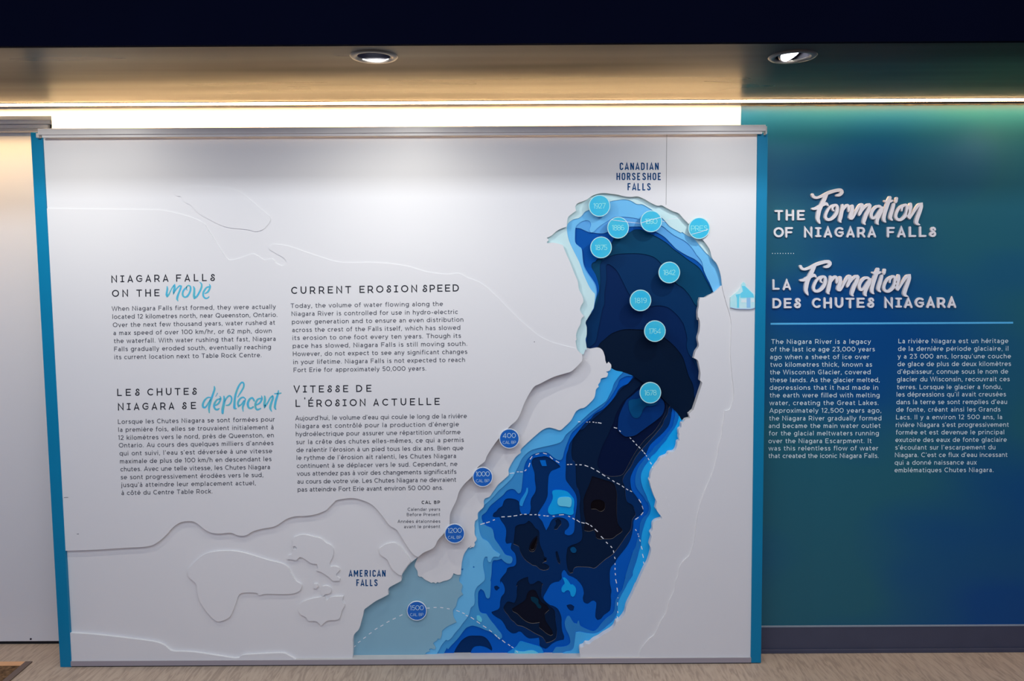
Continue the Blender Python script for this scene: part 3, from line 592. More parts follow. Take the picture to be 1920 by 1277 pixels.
# ---- american falls pool and lower canyon
POOL = [(640, 1250), (640, 1140), (760, 1010), (860, 1040)] + smooth(tr('D 1075,370 1060,410 1065,440 1090,470 1080,520 1095,550 1055,580 1040,620 1030,660 1005,690 1010,750 1030,790 1035,800 990,820 950,840 915,868 905,880 905,910 890,950 865,948 860,965 840,975 825,990 850,1030 840,1045 800,1037 790,1045 798,1062 765,1072 755,1085 755,1108'), closed=False) + [(797, 1250)]
plate('contour_layer', POOL, [], 0.038, 0.005, POOLM, MP, 'grey teal pool below the American Falls caption')
arcp = smooth(tr(ARC), closed=False)
OUTE = arcp + [(1300, 830), (1270, 1000), (1230, 1180), (1200, 1252), (780, 1252), (840, 1130), (845, 1040), (870, 900), (1000, 780), (1120, 690)]
H1 = 'P 1550,500 1200,300 900,150 860,300 800,370 730,470 700,560 660,640 620,720 580,760 480,830 380,900 280,990 180,1080 100,1160 C 1060,170 1030,220 980,250 R 1000,90 900,130 820,200 770,270 740,340 700,420 670,480 620,550 520,650 440,720 370,800 300,870 220,940 160,1020 140,1090 135,1200 S 135,300 145,400 160,480 200,560 270,600 320,660 370,730 440,780 460,800 440,835 370,830 340,860 320,910 290,910 275,880 270,830 240,830 215,870 205,950 215,1030 230,1100 230,1170 200,1210 120,1277 U 450,60 410,130 395,200 400,300 385,360 340,400 320,480 290,540 220,630 170,700 100,780 50,850 0,885 D 940,960 900,1010 880,1050 860,1085 850,1115 W 400,1290 410,1190 480,1140 560,1125 600,1080 615,1000 625,920 635,850 700,840 800,860 900,865 970,850 1050,800 1120,740 1190,680 1240,600 1262,520 1265,430 1290,350 1330,270 1380,180 1420,100 1485,0 V 1330,1060 1360,970 1390,880 1420,760 1450,660 1455,560 1470,470 1490,400 1530,280 1580,200 1600,120 1590,60 1565,0 Q 1240,1110 1220,1050 1180,960 1150,880 1130,790 1140,700 1180,610 1240,530 1290,450 1350,400 1420,310 1500,220 1560,130 1650,0 P 1690,1010 1700,960 1690,900'
H2 = 'P 1500,480 1200,300 1040,300 1000,360 930,360 870,380 810,420 780,500 740,570 700,640 660,700 610,762 560,820 460,890 350,980 250,1070 150,1160 80,1240 R 1430,100 1400,220 1370,260 1330,260 1270,230 1200,170 1150,145 1080,145 1000,160 930,190 870,250 830,330 810,420 800,520 790,620 780,700 765,748 740,762 720,750 700,725 670,700 620,695 560,720 510,780 450,830 390,880 310,950 250,1040 190,1090 185,1140 S 190,280 215,340 280,380 340,410 365,480 380,560 440,650 500,740 540,800 600,820 640,840 645,890 620,930 570,930 520,900 480,860 420,880 360,885 340,930 335,1030 330,1100 315,1200 U 642,0 640,80 635,160 625,240 600,260 570,240 555,190 530,140 490,115 460,150 450,200 450,330 460,400 480,460 520,485 570,490 600,530 650,600 700,660 760,740 800,790 810,840 780,870 740,850 690,800 640,760 560,730 480,695 420,675 360,665 310,680 270,700 220,760 170,830 100,910 50,960 0,1020 D 950,1030 920,1090 910,1125 W 255,1290 275,1175 310,1110 340,1070 420,1065 500,1050 550,1010 550,950 530,880 490,800 470,720 480,660 505,610 525,600 545,605 560,630 590,680 620,710 655,715 665,680 685,672 700,740 740,770 830,810 900,830 950,800 1030,700 1100,630 1180,570 1215,500 1220,420 1240,340 1290,260 1330,200 1350,130 1385,0 V 1210,1150 1240,1050 1270,950 1300,860 1330,760 1370,680 1390,600 1420,500 1430,420 1440,330 1480,250 1540,190 1570,110 1555,30 Q 1210,1120 1170,1050 1110,980 1060,900 1045,800 1060,700 1100,600 1160,520 1220,430 1270,390 1330,310 1420,230 1520,110 1600,0 P 1620,1040 1640,940 1630,840'
H3 = 'P 1450,480 1200,330 1060,340 1020,365 940,470 860,510 800,560 750,650 700,720 640,790 560,860 440,930 380,1000 300,1060 200,1180 R 1510,0 1480,100 1450,200 1445,350 1440,500 1450,570 1500,640 1560,720 1600,800 1610,900 1600,1000 1585,1100 S 1588,100 1585,200 1578,300 1570,430 1540,490 1480,510 1430,490 1430,450 1480,400 1495,350 1470,290 1420,255 1350,240 1270,250 1220,300 1190,370 1150,435 1120,370 1090,300 1040,240 1028,190 R 1060,1010 1130,900 1170,800 1175,700 1180,600 1190,500 1230,430 1300,400 1365,370 1350,340 1250,260 1150,205 1080,210 1000,220 950,240 930,300 950,380 975,460 980,560 995,680 980,750 930,830 915,900 920,980 900,1060 S 880,195 800,195 770,170 755,120 750,50 R 740,880 690,850 620,835 560,840 520,870 490,950 440,980 400,1030 360,1060 350,1110 380,1122 450,1120 S 480,300 530,370 550,430 550,500 540,600 560,640 600,635 632,630 620,700 640,740 680,780 700,850 700,930 670,970 600,985 570,1000 550,1060 500,1120 460,1180 470,1240 U 790,0 830,50 850,120 840,180 800,230 780,300 775,380 750,420 700,440 650,460 660,490 720,540 800,590 850,660 880,720 950,780 1010,785 1060,760 1100,770 1150,820 1210,860 1290,860 1360,850 1370,900 1375,970 1440,1010 1480,1010 1560,940 1640,900 1730,880 1740,830 1710,740 1700,640 1700,560 1680,480 1640,410 1580,370 1520,350 1450,290 1430,240 1460,180 1510,90 1540,50 1600,20 1690,5 S 1340,1200 1372,1180 1385,1140 1380,1100 1390,1060 1420,1030 1450,1060 1480,1110 1550,1140 1620,1180 W 640,50 700,110 740,180 755,260 740,330 760,400 820,420 860,390 900,375 940,400 940,460 930,540 930,620 960,665 1010,650 1060,590 1140,530 1160,460 1165,380 1160,300 1170,220 1150,120 1145,0 V 985,1080 1000,1000 1040,950 1070,920 1100,860 1180,760 1240,680 1300,560 1335,400 1340,310 1360,270 1420,230 1470,190 1490,130 1470,60 1430,0 Q 1120,1130 1060,1040 1000,960 980,880 975,780 1010,680 1060,590 1130,500 1200,430 1230,360 1270,280 1350,200 1460,100 1540,0 P 1570,1040 1590,920 1590,810'
H4 = 'P 1400,480 1200,360 1080,370 1030,390 930,480 830,560 740,680 640,790 560,880 420,1000 330,1090 260,1160 Q 180,60 120,160 100,260 90,400 110,500 150,560 R 1600,620 1640,720 1660,830 1650,950 1660,1100 1670,1200 S 1670,280 1680,380 1690,450 1690,530 1670,590 1610,630 1520,660 1470,700 1460,760 1450,850 1460,960 1480,1040 1510,1080 1550,1070 1560,1020 1610,985 1800,990 V 740,1005 780,990 850,930 920,870 1010,810 1060,760 1150,640 1230,520 1300,420 1320,280 1370,200 1340,100 Q 1040,1240 1000,1170 930,1130 905,1060 900,1000 890,900 860,820 880,740 980,600 1040,480 1120,370 1200,280 1290,180 1440,0 P 1480,1020 1530,930 1545,850 1560,780 1400,560'
H4c = 'S 690,380 740,350 830,335 890,290 940,330 990,400 1040,440 1050,500 1050,600 1070,680 1110,770 1120,825 1160,845 1155,900 1110,915 1095,930 1150,940 1195,970 1190,1010 1130,1035 1060,1020 1000,970 950,960 920,940 850,890 800,830 760,750 740,680 660,640 670,540 680,450'
H4e = 'S 700,1277 720,1210 790,1160 880,1130 885,1200 910,1240 960,1235 1020,1195 1060,1200 1105,1240 U 1410,60 1400,120 1400,230 1450,300 1520,370 1590,430 1605,520 1610,600 1630,740 1620,830 1600,870 1530,910 1470,925 1440,870 1400,830 1300,780 1200,720 1120,680 1040,660 1000,620 940,570 900,510 850,450 830,400 850,350 890,305 940,310 990,325 1010,290 1030,220 1030,150 1040,60'
H5e = 'U 1250,130 1310,140 1350,220 1400,310 1480,360 1515,430 1470,470 1450,500 1460,580 1500,650 1560,740 1570,800 1540,815 1470,780 1400,720 1365,690 1370,620 1290,630 1220,625 1150,590 1090,540 1040,490 970,450 960,410 1020,370 1100,320 1160,270 1180,200 1210,150'
H5i = 'P 1160,470 1060,560 960,660 870,740 800,850 750,950 720,1060 680,1140 Q 640,120 560,280 510,420 480,540 500,620 560,700 640,740 740,745 830,730 880,690 930,600 1000,470 1080,340 1200,190 1340,60 P 1480,950 1510,790 1400,620'
H5h = 'Q 400,740 360,860 300,1000 270,1100 275,1200 V 590,100 600,200 620,300 598,400 606,440 680,452 740,430 770,470 780,540 830,568 900,565 1020,560 1090,510 1165,460 1170,420 1110,340 1090,200 1090,40 Q 770,1000 720,850 560,790'
H6h = 'V 700,90 710,20 760,-20 850,-20 905,20 910,110 870,150 830,150 780,120 710,120'
H3b = ['U 690,80 730,65 775,100 730,145 702,130', 'W 495,440 560,425 615,460 600,520 560,525 520,490',
       'U 80,1100 110,1020 160,940 220,870 310,820 420,815 510,820 570,850 620,910 660,1000 655,1045 600,1010 540,985 470,975 400,985 360,1020 340,1070 325,1100 300,1130 70,1130']
HOLE = ['Z 840.8,1027 842,1025 844,1027 842.5,1029.5', 'S 50,985 62,970 80,985 68,1003', 'D 1183,303 1191,297 1199,305 1191,312', 'D 1078,330 1086,315 1100,322 1090,336']
lab = ['sky blue shelf', 'teal blue shelf', 'cobalt blue shelf', 'night blue shelf', 'dark navy shelf', 'plum-black shelf']
HS = [[H1] + HOLE, [H2], [H3] + H3b, [H4, H4c, H4e, 'S 1290,755 1318,748 1340,820 1360,900 1355,942 1330,920 1300,840', 'S 1285,290 1330,260 1370,290 1375,340 1340,380 1310,420 1270,420 1275,380 1300,340'],
      [H5e, H5i, H5h, 'S 1020,510 960,560 910,640 890,720 920,755 970,750 1000,690 1020,600', 'S 1118,850 1150,872 1150,895 1130,900 1115,880'], [H6h, 'S 1010,540 975,580 930,650 915,710 935,735 965,720 985,670 1005,600']]
for i, hs in enumerate(HS):
    d = 0.043 + 0.0042 * i
    plate('contour_layer', OUTE, hs, d, 0.0042, ME[i], MP, lab[i] + ' of the lower gorge', edge=CUT if i > 2 else None)
plate('contour_layer', OUTE, [], 0.043 + 0.0042 * 6, 0.004, ME[6], MP, 'black floor of the lower gorge')
def isl(s, lev, th, m, label=None): plate('map_islet', s, [], 0.043 + 0.0042 * lev, th, m, MP, label)
IS1 = L('islet_blue', 0, 40, 92, 1.7); IS2 = L('islet_teal', 0, 60, 100, 1.7)
isl('P 960,690 1000,660 1130,560 1280,560 1430,690 1480,760 1480,860 1440,950 1350,1030 1240,1110 1130,1190 1040,1250 Q 940,150 890,145 830,100 790,50 P 790,1080 800,980 840,870 880,790 920,720', 2.6, 0.009, IS1, 'dark blue islet below the 1678 disc')
isl('P 950,740 1000,712 1080,704 1150,690 1280,770 1390,750 1350,790 1280,810 1220,810 1170,850 1140,920 1110,970 1060,990 1010,970 970,900 950,830', 1.8, 0.0036, IS2)
plate('map_islet', H5i, [], 0.043 + 0.0042 * 4.85, 0.0006, L('basin_navy', 0, 14, 46, 1.5), MP, 'deep navy basin floor')
CER = mat('cerulean_islet', rgb(0, 124, 184, 2.0), 0.4, 0.22); SKY2 = mat('sky_islet', rgb(78, 158, 210, 2.0), 0.4, 0.22)
isl('R 1240,740 1270,715 1340,710 1420,720 1480,745 1530,800 1565,850 1570,920 1560,1000 1560,1060 1530,1082 1480,1080 1400,1060 1320,1070 1230,1080 1190,1060 1175,1020 1190,960 1230,890 1250,820', 0.9, 0.0045, CER, 'cerulean islet')
isl('R 1330,840 1370,820 1450,815 1510,825 1532,860 1525,940 1500,965 1440,955 1350,945 1318,900', -0.2, 0.0045, SKY2, 'sky blue top of the islet')
isl('R 1055,265 1140,265 1160,350 1090,352 1070,310', 2.0, 0.010, L('islet_cobalt', 0, 84, 160, 1.9))
isl('R 855,680 880,680 875,750 840,830 810,900 795,950 770,950 750,920 770,850 810,790 845,730', 1.2, 0.004, mat('drop_islet', rgb(24, 116, 172, 2.0), 0.4, 0.22))
isl('W 440,30 470,25 520,70 560,130 590,130 630,170 640,220 620,290 590,315 560,290 550,240 530,215 490,220 460,250 430,240 420,190 450,140 470,110', 1.2, 0.004, CER)
isl('U 430,520 465,515 500,550 511,585 500,612 460,600 430,565', 0.2, 0.0045, SKY2)
isl('S 1510,720 1535,692 1575,692 1605,730 1590,768 1550,772 1520,750', 2.6, 0.009, IS2)
isl('U 1240,235 1290,235 1350,270 1355,330 1395,370 1390,405 1350,400 1310,340 1250,290', 4.6, 0.006, L('islet_slate', 0, 38, 56, 1.8))
isl('U 890,1110 890,1070 950,1030 1020,980 1060,920 1090,900 1150,915 1270,950 1380,985 1420,1040 1445,1110', 1.0, 0.005, mat('bottom_islet', rgb(20, 112, 168, 2.0), 0.4, 0.22))
isl('U 990,1115 1000,1030 1060,1050 1140,1055 1200,1040 1280,1040 1340,1070 1400,1115', 0.1, 0.0045, SKY2)

# ---- posts and bottom rail
def post(p, label):
    A = [at_y(*q, YP - 0.004) for q in p]; V = [(q.x, YP - 0.004, max(0.0, q.z)) for q in A]
    V += [(x, YP + 0.088, z) for x, y, z in V]
    o = mesh_from('edge_post', V, [(0, 1, 2, 3), (7, 6, 5, 4), (0, 4, 5, 1), (1, 5, 6, 2), (2, 6, 7, 3), (3, 7, 4, 0)], TEALP, MP, label)
    bm = bmesh.new(); bm.from_mesh(o.data); bmesh.ops.recalc_face_normals(bm, faces=bm.faces[:]); bmesh.ops.bevel(bm, geom=bm.edges[:], offset=0.001, segments=1, affect='EDGES'); bm.to_mesh(o.data); bm.free()
post([(57, 248), (79, 248), (134, 1252), (113, 1252)], 'teal left edge post')
post([(1420.5, 248), (1440, 248), (1427, 1243), (1408, 1243)], 'teal right edge post')
a = at_y(133, 1237, YP - 0.002); c = at_y(1408, 1237, YP - 0.002); zl = at_y(760, 1236, YP - 0.002).z
boxes('bottom_rail', [(a.x, YP - 0.002, 0.006, c.x, YP + 0.076, zl)], LEDGE, MP, 'pale bottom rail', 0.0008)
boxes('rail_cover', [(a.x, YP - 0.005, 0.005, c.x, YP - 0.0022, zl - 0.001)], mat('rail_cover_grey', rgb(128, 122, 126, 1.7), 0.4, 0.4), MP, 'grey metal face of the bottom rail')
boxes('bottom_seal', [(a.x, YP - 0.001, 0.0, c.x, YP + 0.01, 0.006)], mat('seal_black', (0.02, 0.02, 0.02, 1), 0.7), MP)
boxes('back_panel', [(a.x - 0.03, YP + 0.078, 0.02, c.x + 0.02, YP + 0.086, zlo)], WHITE, MP)

# ---- marker discs
def disc(cx, cy, r, text, sub, d, dark):
    Y = YP + d; c = at_y(cx, cy, Y); R = r * (Y / F) / 1.0 / math.cos(0); R = (at_y(cx + r, cy, Y) - c).length
    face, rim, num = (NAVYD, NVRIM, NVNUM) if dark else (CYAN, CYRIM, CYNUM)
    lb = ('royal blue round marker reading %s CAL BP' if dark else 'light blue round date marker reading %s') % text
    K = 48; V = []; Fc = []
    prof = [(0.0, 0.0), (R * 0.93, 0.0)]
    bm = bmesh.new(); RX = Matrix.Rotation(math.pi / 2, 4, 'X')
    bmesh.ops.create_cone(bm, cap_ends=True, segments=K, radius1=R * 0.935, radius2=R * 0.935, depth=0.005, matrix=Matrix.Translation((c.x, Y + 0.0025, c.z)) @ RX)
    me = bpy.data.meshes.new('marker_disc'); bm.to_mesh(me); bm.free(); o = link('marker_disc', me, face, MP, lb)
    k0 = len(ALLV)
    for i in range(K): ALLV.append(Vector((c.x + R * math.cos(6.2832 * i / K), Y - 0.0004, c.z + R * math.sin(6.2832 * i / K))))
    ALLF.append(tuple(range(k0, k0 + K)))
    bm = bmesh.new(); rows = []
    for rr, yy in ((R * 0.925, 0.0002), (R * 0.935, -0.0004), (R * 0.99, -0.0004), (R, 0.0004), (R, 0.006), (R * 0.9, 0.006)):
        rows.append([bm.verts.new((c.x + rr * math.cos(6.283185 * i / K), Y + yy, c.z + rr * math.sin(6.283185 * i / K))) for i in range(K)])
    for p, q in zip(rows, rows[1:]):
        for i in range(K): bm.faces.new((p[i], p[(i + 1) % K], q[(i + 1) % K], q[i]))
    bmesh.ops.recalc_face_normals(bm, faces=bm.faces[:]); me = bpy.data.meshes.new('rim'); bm.to_mesh(me); bm.free(); link('rim', me, rim, o)
    ink = Ink(Y - 0.0006)
    if dark:
        w = {3: 24, 4: 26}[len(text)] * r / 18.5
        write(ink, 'Z', [(text, cx - w / 2, cy - 1.0, cx + w / 2, cy - 1.4)], 9.2 * r / 18.5, 0.10)
        write(ink, 'Z', [('CAL BP', cx - 12.5, cy + 10.0, cx + 12.5, cy + 9.6)], 5.6, 0.10)
    else:
        w = 31 if text == 'PRES' else 23.5
        write(ink, 'Z', [(text, cx - w / 2, cy + 5.2, cx + w / 2, cy + 4.9)], 10.2, 0.10)
    ink.build('numerals', num, o)
    # stand-off pin behind the disc
    hit = BVHTree.FromPolygons(ALLV[:k0], ALLF[:-1]).ray_cast(Vector((c.x, Y + 0.006, c.z)), Vector((0, 1, 0)))
    dep = max(0.001, (hit[3] or 0.02))
    bm = bmesh.new(); bmesh.ops.create_cone(bm, cap_ends=True, segments=16, radius1=0.012, radius2=0.012, depth=dep, matrix=Matrix.Translation((c.x, Y + 0.005 + dep / 2, c.z)) @ RX)
    me = bpy.data.meshes.new('standoff'); bm.to_mesh(me); bm.free(); link('standoff', me, METAL, o)
for cx, cy, tx in ((1124, 386, '1927'), (1159, 427, '1886'), (1221, 415, '1890'), (1311, 428, 'PRES'), (1127, 464, '1875'), (1255, 511, '1842'), (1201, 563.5, '1819'), (1228, 621, '1764'), (1219.5, 736.5, '1678')):
    disc(cx, cy, 20.2, tx, '', -0.006, False)
for cx, cy, tx in ((955, 822.5, '400'), (905, 894.5, '1000'), (852.5, 1000.5, '1200')):
    disc(cx, cy, 18.8, tx, '', -0.004, True)
disc(781.5, 1145.5, 18.8, '1500', '', 0.028, True)

# ---- dashed lines lying on whatever surface they cross
bvh = BVHTree.FromPolygons(ALLV, ALLF)
def dash(name, tile, s, w, m, label=None, split=1):
    x0, y0, e = TILE[tile]; V, Fc = [], []
    for k in s.split():
        a, b2, c2, d2 = [float(v) for v in k.split(',')]
        P0 = (x0 + a / e, y0 + b2 / e); P1 = (x0 + c2 / e, y0 + d2 / e)
        for j in range(split):
            A = (P0[0] + (P1[0] - P0[0]) * j / split, P0[1] + (P1[1] - P0[1]) * j / split)
            B = (P0[0] + (P1[0] - P0[0]) * (j + 1) / split, P0[1] + (P1[1] - P0[1]) * (j + 1) / split)
            mx, my = (A[0] + B[0]) / 2, (A[1] + B[1]) / 2
            h = bvh.ray_cast(EYE, ray(mx, my).normalized())
            if h[0] is None: continue
            Y = h[0].y - 0.0004
            if abs(h[1].y) < 0.5: Y -= 0.004
            dx, dy = B[0] - A[0], B[1] - A[1]; l = math.hypot(dx, dy) or 1; nx, ny = -dy / l * w / 2, dx / l * w / 2
            i0 = len(V)
            for q in ((A[0] + nx, A[1] + ny), (B[0] + nx, B[1] + ny), (B[0] - nx, B[1] - ny), (A[0] - nx, A[1] - ny)): V.append(tuple(at_y(q[0], q[1], Y)))
            Fc.append((i0, i0 + 1, i0 + 2, i0 + 3))
    o = mesh_from(name, V, Fc, m, MP, label)
    bm = bmesh.new(); bm.from_mesh(o.data)
    for f in bm.faces:
        f.normal_update()
        if f.normal.y > 0: f.normal_flip()
    bm.to_mesh(o.data); bm.free(); o['kind'] = 'stuff'
dash('dashed_line', 'P', '190,1045,225,1045 305,1047,335,1050 358,1048,372,1048 408,1048,432,1052 452,1055,468,1060 488,1058,542,1068 725,1130,775,1143 808,1175,828,1193 963,1280,985,1301 1005,1323,1032,1349 1055,1378,1075,1401 1095,1415,1122,1444 1143,1463,1165,1490 1175,1503,1200,1530 1208,1547,1218,1562 1238,1590,1260,1626 1270,1648,1290,1680 1300,1716,1314,1746', 1.5, DASH, 'dashed line from the 400 disc')
dash('dashed_line', 'Q', '25,568,55,568 72,565,103,565 137,570,175,570 210,570,245,573 288,578,342,598 382,612,430,638 468,657,516,688 550,710,597,742 632,760,662,782 705,805,737,828 768,843,816,867 848,885,880,912 910,930,942,950 967,960,998,975 1100,1090,1132,1138 1147,1185,1168,1237 1165,1283,1132,1326 1095,1358,1046,1390 1048,1536,1065,1561 1083,1601,1092,1615 1094,1633,1102,1650 1112,1690,1124,1720 1135,1788,1152,1840 1154,1905,1170,1963 1170,2021,1176,2056 -835,701,-765,693 -727,677,-694,677 -680,677,-637,677 -609,664,-582,643 -549,604,-530,545 -527,490,-497,445 -447,418,-392,402 -332,397,-277,410 -232,445,-190,487 -144,510,-92,540', 1.5, DASH, 'dashed line from the 1000 disc')
dash('dashed_line', 'S', '165,347,230,327 252,322,305,307 352,285,383,275 480,234,530,232 573,229,627,225 663,220,717,212 757,204,788,194 820,194,856,194 903,202,940,202 975,200,1006,199 1030,205,1062,208 1107,214,1140,218 1155,220,1188,221 1247,223,1277,224 1342,205,1415,200 1480,220,1508,234 1545,252,1578,272 1606,280,1655,314 1675,317,1725,329 1740,322,1790,347 1812,357,1840,382 1877,415,1922,455 1969,523,2009,563 2045,608,2072,635 2114,670,2137,697 2155,735,2169,788 2172,832,2183,863 2181,928,2181,952 2181,995,2181,1025 2183,1075,2189,1107 2189,1167,2205,1228 2210,1293,2220,1355 2224,1440,2224,1451 2218,1513,2218,1563 2220,1643,2223,1673 2216,1723,2213,1773', 1.6, DASH, 'dashed line from the 1200 disc')
dash('dashed_line', 'D', '115,1022,130,1010 150,985,172,970 197,948,222,932 248,908,272,893 300,868,325,853 352,838,378,824 407,804,433,790 462,775,490,762 522,745,550,732 770,674,795,673 830,668,857,668 890,668,917,671 950,677,975,681 1035,695,1065,705 1088,715,1110,724 1120,738,1140,745 1165,755,1195,775 1218,793,1248,812 1275,832,1305,850 1330,870,1355,888 1380,910,1402,930 1410,935,1425,953 1447,962,1475,985 1500,998,1520,1013 1530,1020,1550,1032 1575,1060,1588,1072 1605,1092,1618,1103', 1.5, DASH, 'dashed line through the 1500 disc')
dash('faint_dashes', 'Q', '1365,780,1380,800 1415,865,1435,890 1465,960,1480,985 1505,1050,1520,1085 1545,1150,1555,1195 1570,1240,1580,1277', 1.0, DASHF)
dash('faint_dashes', 'V', '1575,1100,1600,1140 1635,1175,1665,1210 1700,1250,1725,1277', 1.0, DASHF)
dash('crest_line', 'X', '775,497,980,525 980,525,1195,549 1212,545,1300,515 1300,515,1380,490 1380,490,1520,458 1530,520,1610,527 1610,492,1815,465', 0.9, DASH, 'thin white line across the upper discs', 6)
dash('crest_line', 'A', '1424,477,1500,458 1500,458,1575,430', 0.8, DASH, None, 4)

# ---- print on the boards
YT = YP - 0.0006
def para(name, tile, lines, cap, wt, m, g=G, xs=1.0, label=None, rnd=False, Y=YT, parent=MP):
    if name in ('heading_print', 'caption_print'):
        for ln in lines:
            ink = Ink(Y); write(ink, tile, [ln], cap, wt, g, xs, rnd); ink.build(name, m, parent, label.split()[0] + ' ' + name.split('_')[0] + ' word ' + ln[0])
        return
    ink = Ink(Y); write(ink, tile, lines, cap, wt, g, xs, rnd); o = ink.build(name, m, parent, label); o['kind'] = 'stuff'; return o
HC, HW = 12.6, 0.155
para('heading_print', 'T1', [('NIAGARA', 98, 205, 653, 195), ('FALLS', 728, 195, 1104, 190), ('ON', 104, 345, 260, 342), ('THE', 340, 342, 568, 338)], HC, HW, HTXT, GH, label='charcoal heading NIAGARA FALLS ON THE', rnd=True)
para('heading_print', 'T2', [('LES', 155, 220, 372, 216), ('CHUTES', 448, 215, 928, 207), ('NIAGARA', 162, 358, 710, 349), ('SE', 787, 348, 924, 345)], HC, HW, HTXT, GH, label='charcoal heading LES CHUTES NIAGARA SE', rnd=True)
para('heading_print', 'T3', [('CURRENT', 83, 265, 668, 256), ('EROSION', 748, 255, 1308, 246), ('SPEED', 1362, 246, 1715, 240)], HC + .3, HW, HTXT, GH, label='charcoal heading CURRENT EROSION SPEED', rnd=True)
para('heading_print', 'T4', [('VITESSE', 106, 187, 640, 182), ('DE', 716, 181, 866, 178), ('L', 126, 326, 186, 325), ("'", 210, 324, 222, 324), ('\u00c9ROSION', 250, 324, 806, 316), ('ACTUELLE', 882, 315, 1530, 306)], HC, HW, HTXT, GH, label="charcoal heading VITESSE DE L'\u00c9ROSION ACTUELLE", rnd=True)
BC, BWt = 8.4, 0.132
para('paragraph_print', 'T1', [('When Niagara Falls first formed, they were actually', 100, 482, 1698, 462), ('located 12 kilometres north, near Queenston, Ontario.', 108, 560, 1712, 540), ('Over the next few thousand years, water rushed at', 112, 640, 1692, 616), ('a max speed of over 100 km/hr, or 62 mph, down', 117, 718, 1658, 696), ('the waterfall. With water rushing that fast, Niagara', 120, 796, 1695, 774), ('Falls gradually eroded south, eventually reaching', 125, 875, 1650, 853), ('its current location next to Table Rock Centre.', 128, 953, 1558, 932)], BC, BWt, TXT, label='grey English paragraph on the upper left')
para('paragraph_print', 'T2', [('Lorsque les Chutes Niagara se sont form\u00e9es pour', 162, 492, 1690, 468), ('la premi\u00e8re fois, elles se trouvaient initialement \u00e0', 165, 570, 1675, 545), ('12 kilom\u00e8tres vers le nord, pr\u00e8s de Queenston, en', 163, 648, 1678, 622), ("Ontario. Au cours des quelques milliers d'ann\u00e9es", 170, 722, 1675, 699), ("qui ont suivi, l'eau s'est d\u00e9vers\u00e9e \u00e0 une vitesse", 177, 800, 1662, 776), ('maximale de plus de 100 km/h en descendant les', 182, 877, 1655, 854), ('chutes. Avec une telle vitesse, les Chutes Niagara', 186, 954, 1640, 932), ('se sont progressivement \u00e9rod\u00e9es vers le sud,', 188, 1032, 1575, 1009), ("jusqu'\u00e0 atteindre leur emplacement actuel,", 190, 1107, 1502, 1088), ('\u00e0 c\u00f4t\u00e9 du Centre Table Rock.', 196, 1185, 1082, 1168)], BC, BWt, TXT, label='grey French paragraph on the lower left')
para('paragraph_print', 'T3', [('Today, the volume of water flowing along the', 75, 402, 1560, 382), ('Niagara River is controlled for use in hydro-electric', 86, 480, 1706, 460), ('power generation and to ensure an even distribution', 90, 558, 1758, 535), ('across the crest of the Falls itself, which has slowed', 93, 637, 1728, 613), ('its erosion to one foot every ten years. Though its', 96, 714, 1735, 692), ('pace has slowed, Niagara Falls is still moving south.', 98, 792, 1795, 770), ('However, do not expect to see any significant changes', 100, 870, 1796, 848), ('in your lifetime. Niagara Falls is not expected to reach', 104, 949, 1774, 926), ('Fort Erie for approximately 50,000 years.', 106, 1027, 1395, 1010)], BC, BWt, TXT, label='grey English paragraph in the middle')
para('paragraph_print', 'T4', [("Aujourd'hui, le volume d'eau qui coule le long de la rivi\u00e8re", 122, 458, 1792, 436), ("Niagara est contr\u00f4l\u00e9 pour la production d'\u00e9nergie", 124, 535, 1715, 515), ('hydro\u00e9lectrique pour assurer une r\u00e9partition uniforme', 128, 612, 1730, 592), ('sur la cr\u00eate des chutes elles-m\u00eames, ce qui a permis', 131, 690, 1763, 668), ("de ralentir l'\u00e9rosion \u00e0 un pied tous les dix ans. Bien que", 134, 767, 1758, 747), ("le rythme de l'\u00e9rosion ait ralenti, les Chutes Niagara", 136, 843, 1686, 824), ('continuent \u00e0 se d\u00e9placer vers le sud. Cependant, ne', 138, 921, 1700, 902), ('vous attendez pas \u00e0 voir des changements significatifs', 138, 997, 1690, 978), ('au cours de votre vie. Les Chutes Niagara ne devraient', 143, 1074, 1690, 1055), ('pas atteindre Fort Erie avant environ 50 000 ans.', 146, 1152, 1560, 1133)], BC, BWt, TXT, label='grey French paragraph in the middle')
para('key_print', 'T5', [('CAL BP', 965, 318, 1518, 316)], 5.9, 0.19, HTXT, label='bold CAL BP')
para('key_print', 'T5', [('Calendar years', 548, 525, 1522, 522), ('Before Present', 522, 682, 1522, 678), ('Ann\u00e9es \u00e9talonn\u00e9es', 245, 888, 1525, 882), ('avant le pr\u00e9sent', 442, 1045, 1525, 1038)], 5.8, 0.13, TXT)
para('caption_print', 'T8', [('CANADIAN', 806, 1032, 1098, 1032), ('HORSESHOE', 782, 1108, 1118, 1108), ('FALLS', 865, 1185, 1038, 1185)], 13.3, 0.165, BTXT, GC, label='navy caption CANADIAN HORSESHOE FALLS', Y=YP + 0.0023)
para('caption_print', 'D', [('AMERICAN', 65, 390, 398, 390), ('FALLS', 135, 474, 326, 474)], 12.2, 0.165, BTXT, GC, label='navy caption AMERICAN FALLS', Y=YP + 0.0103)
ink = Ink(YT)
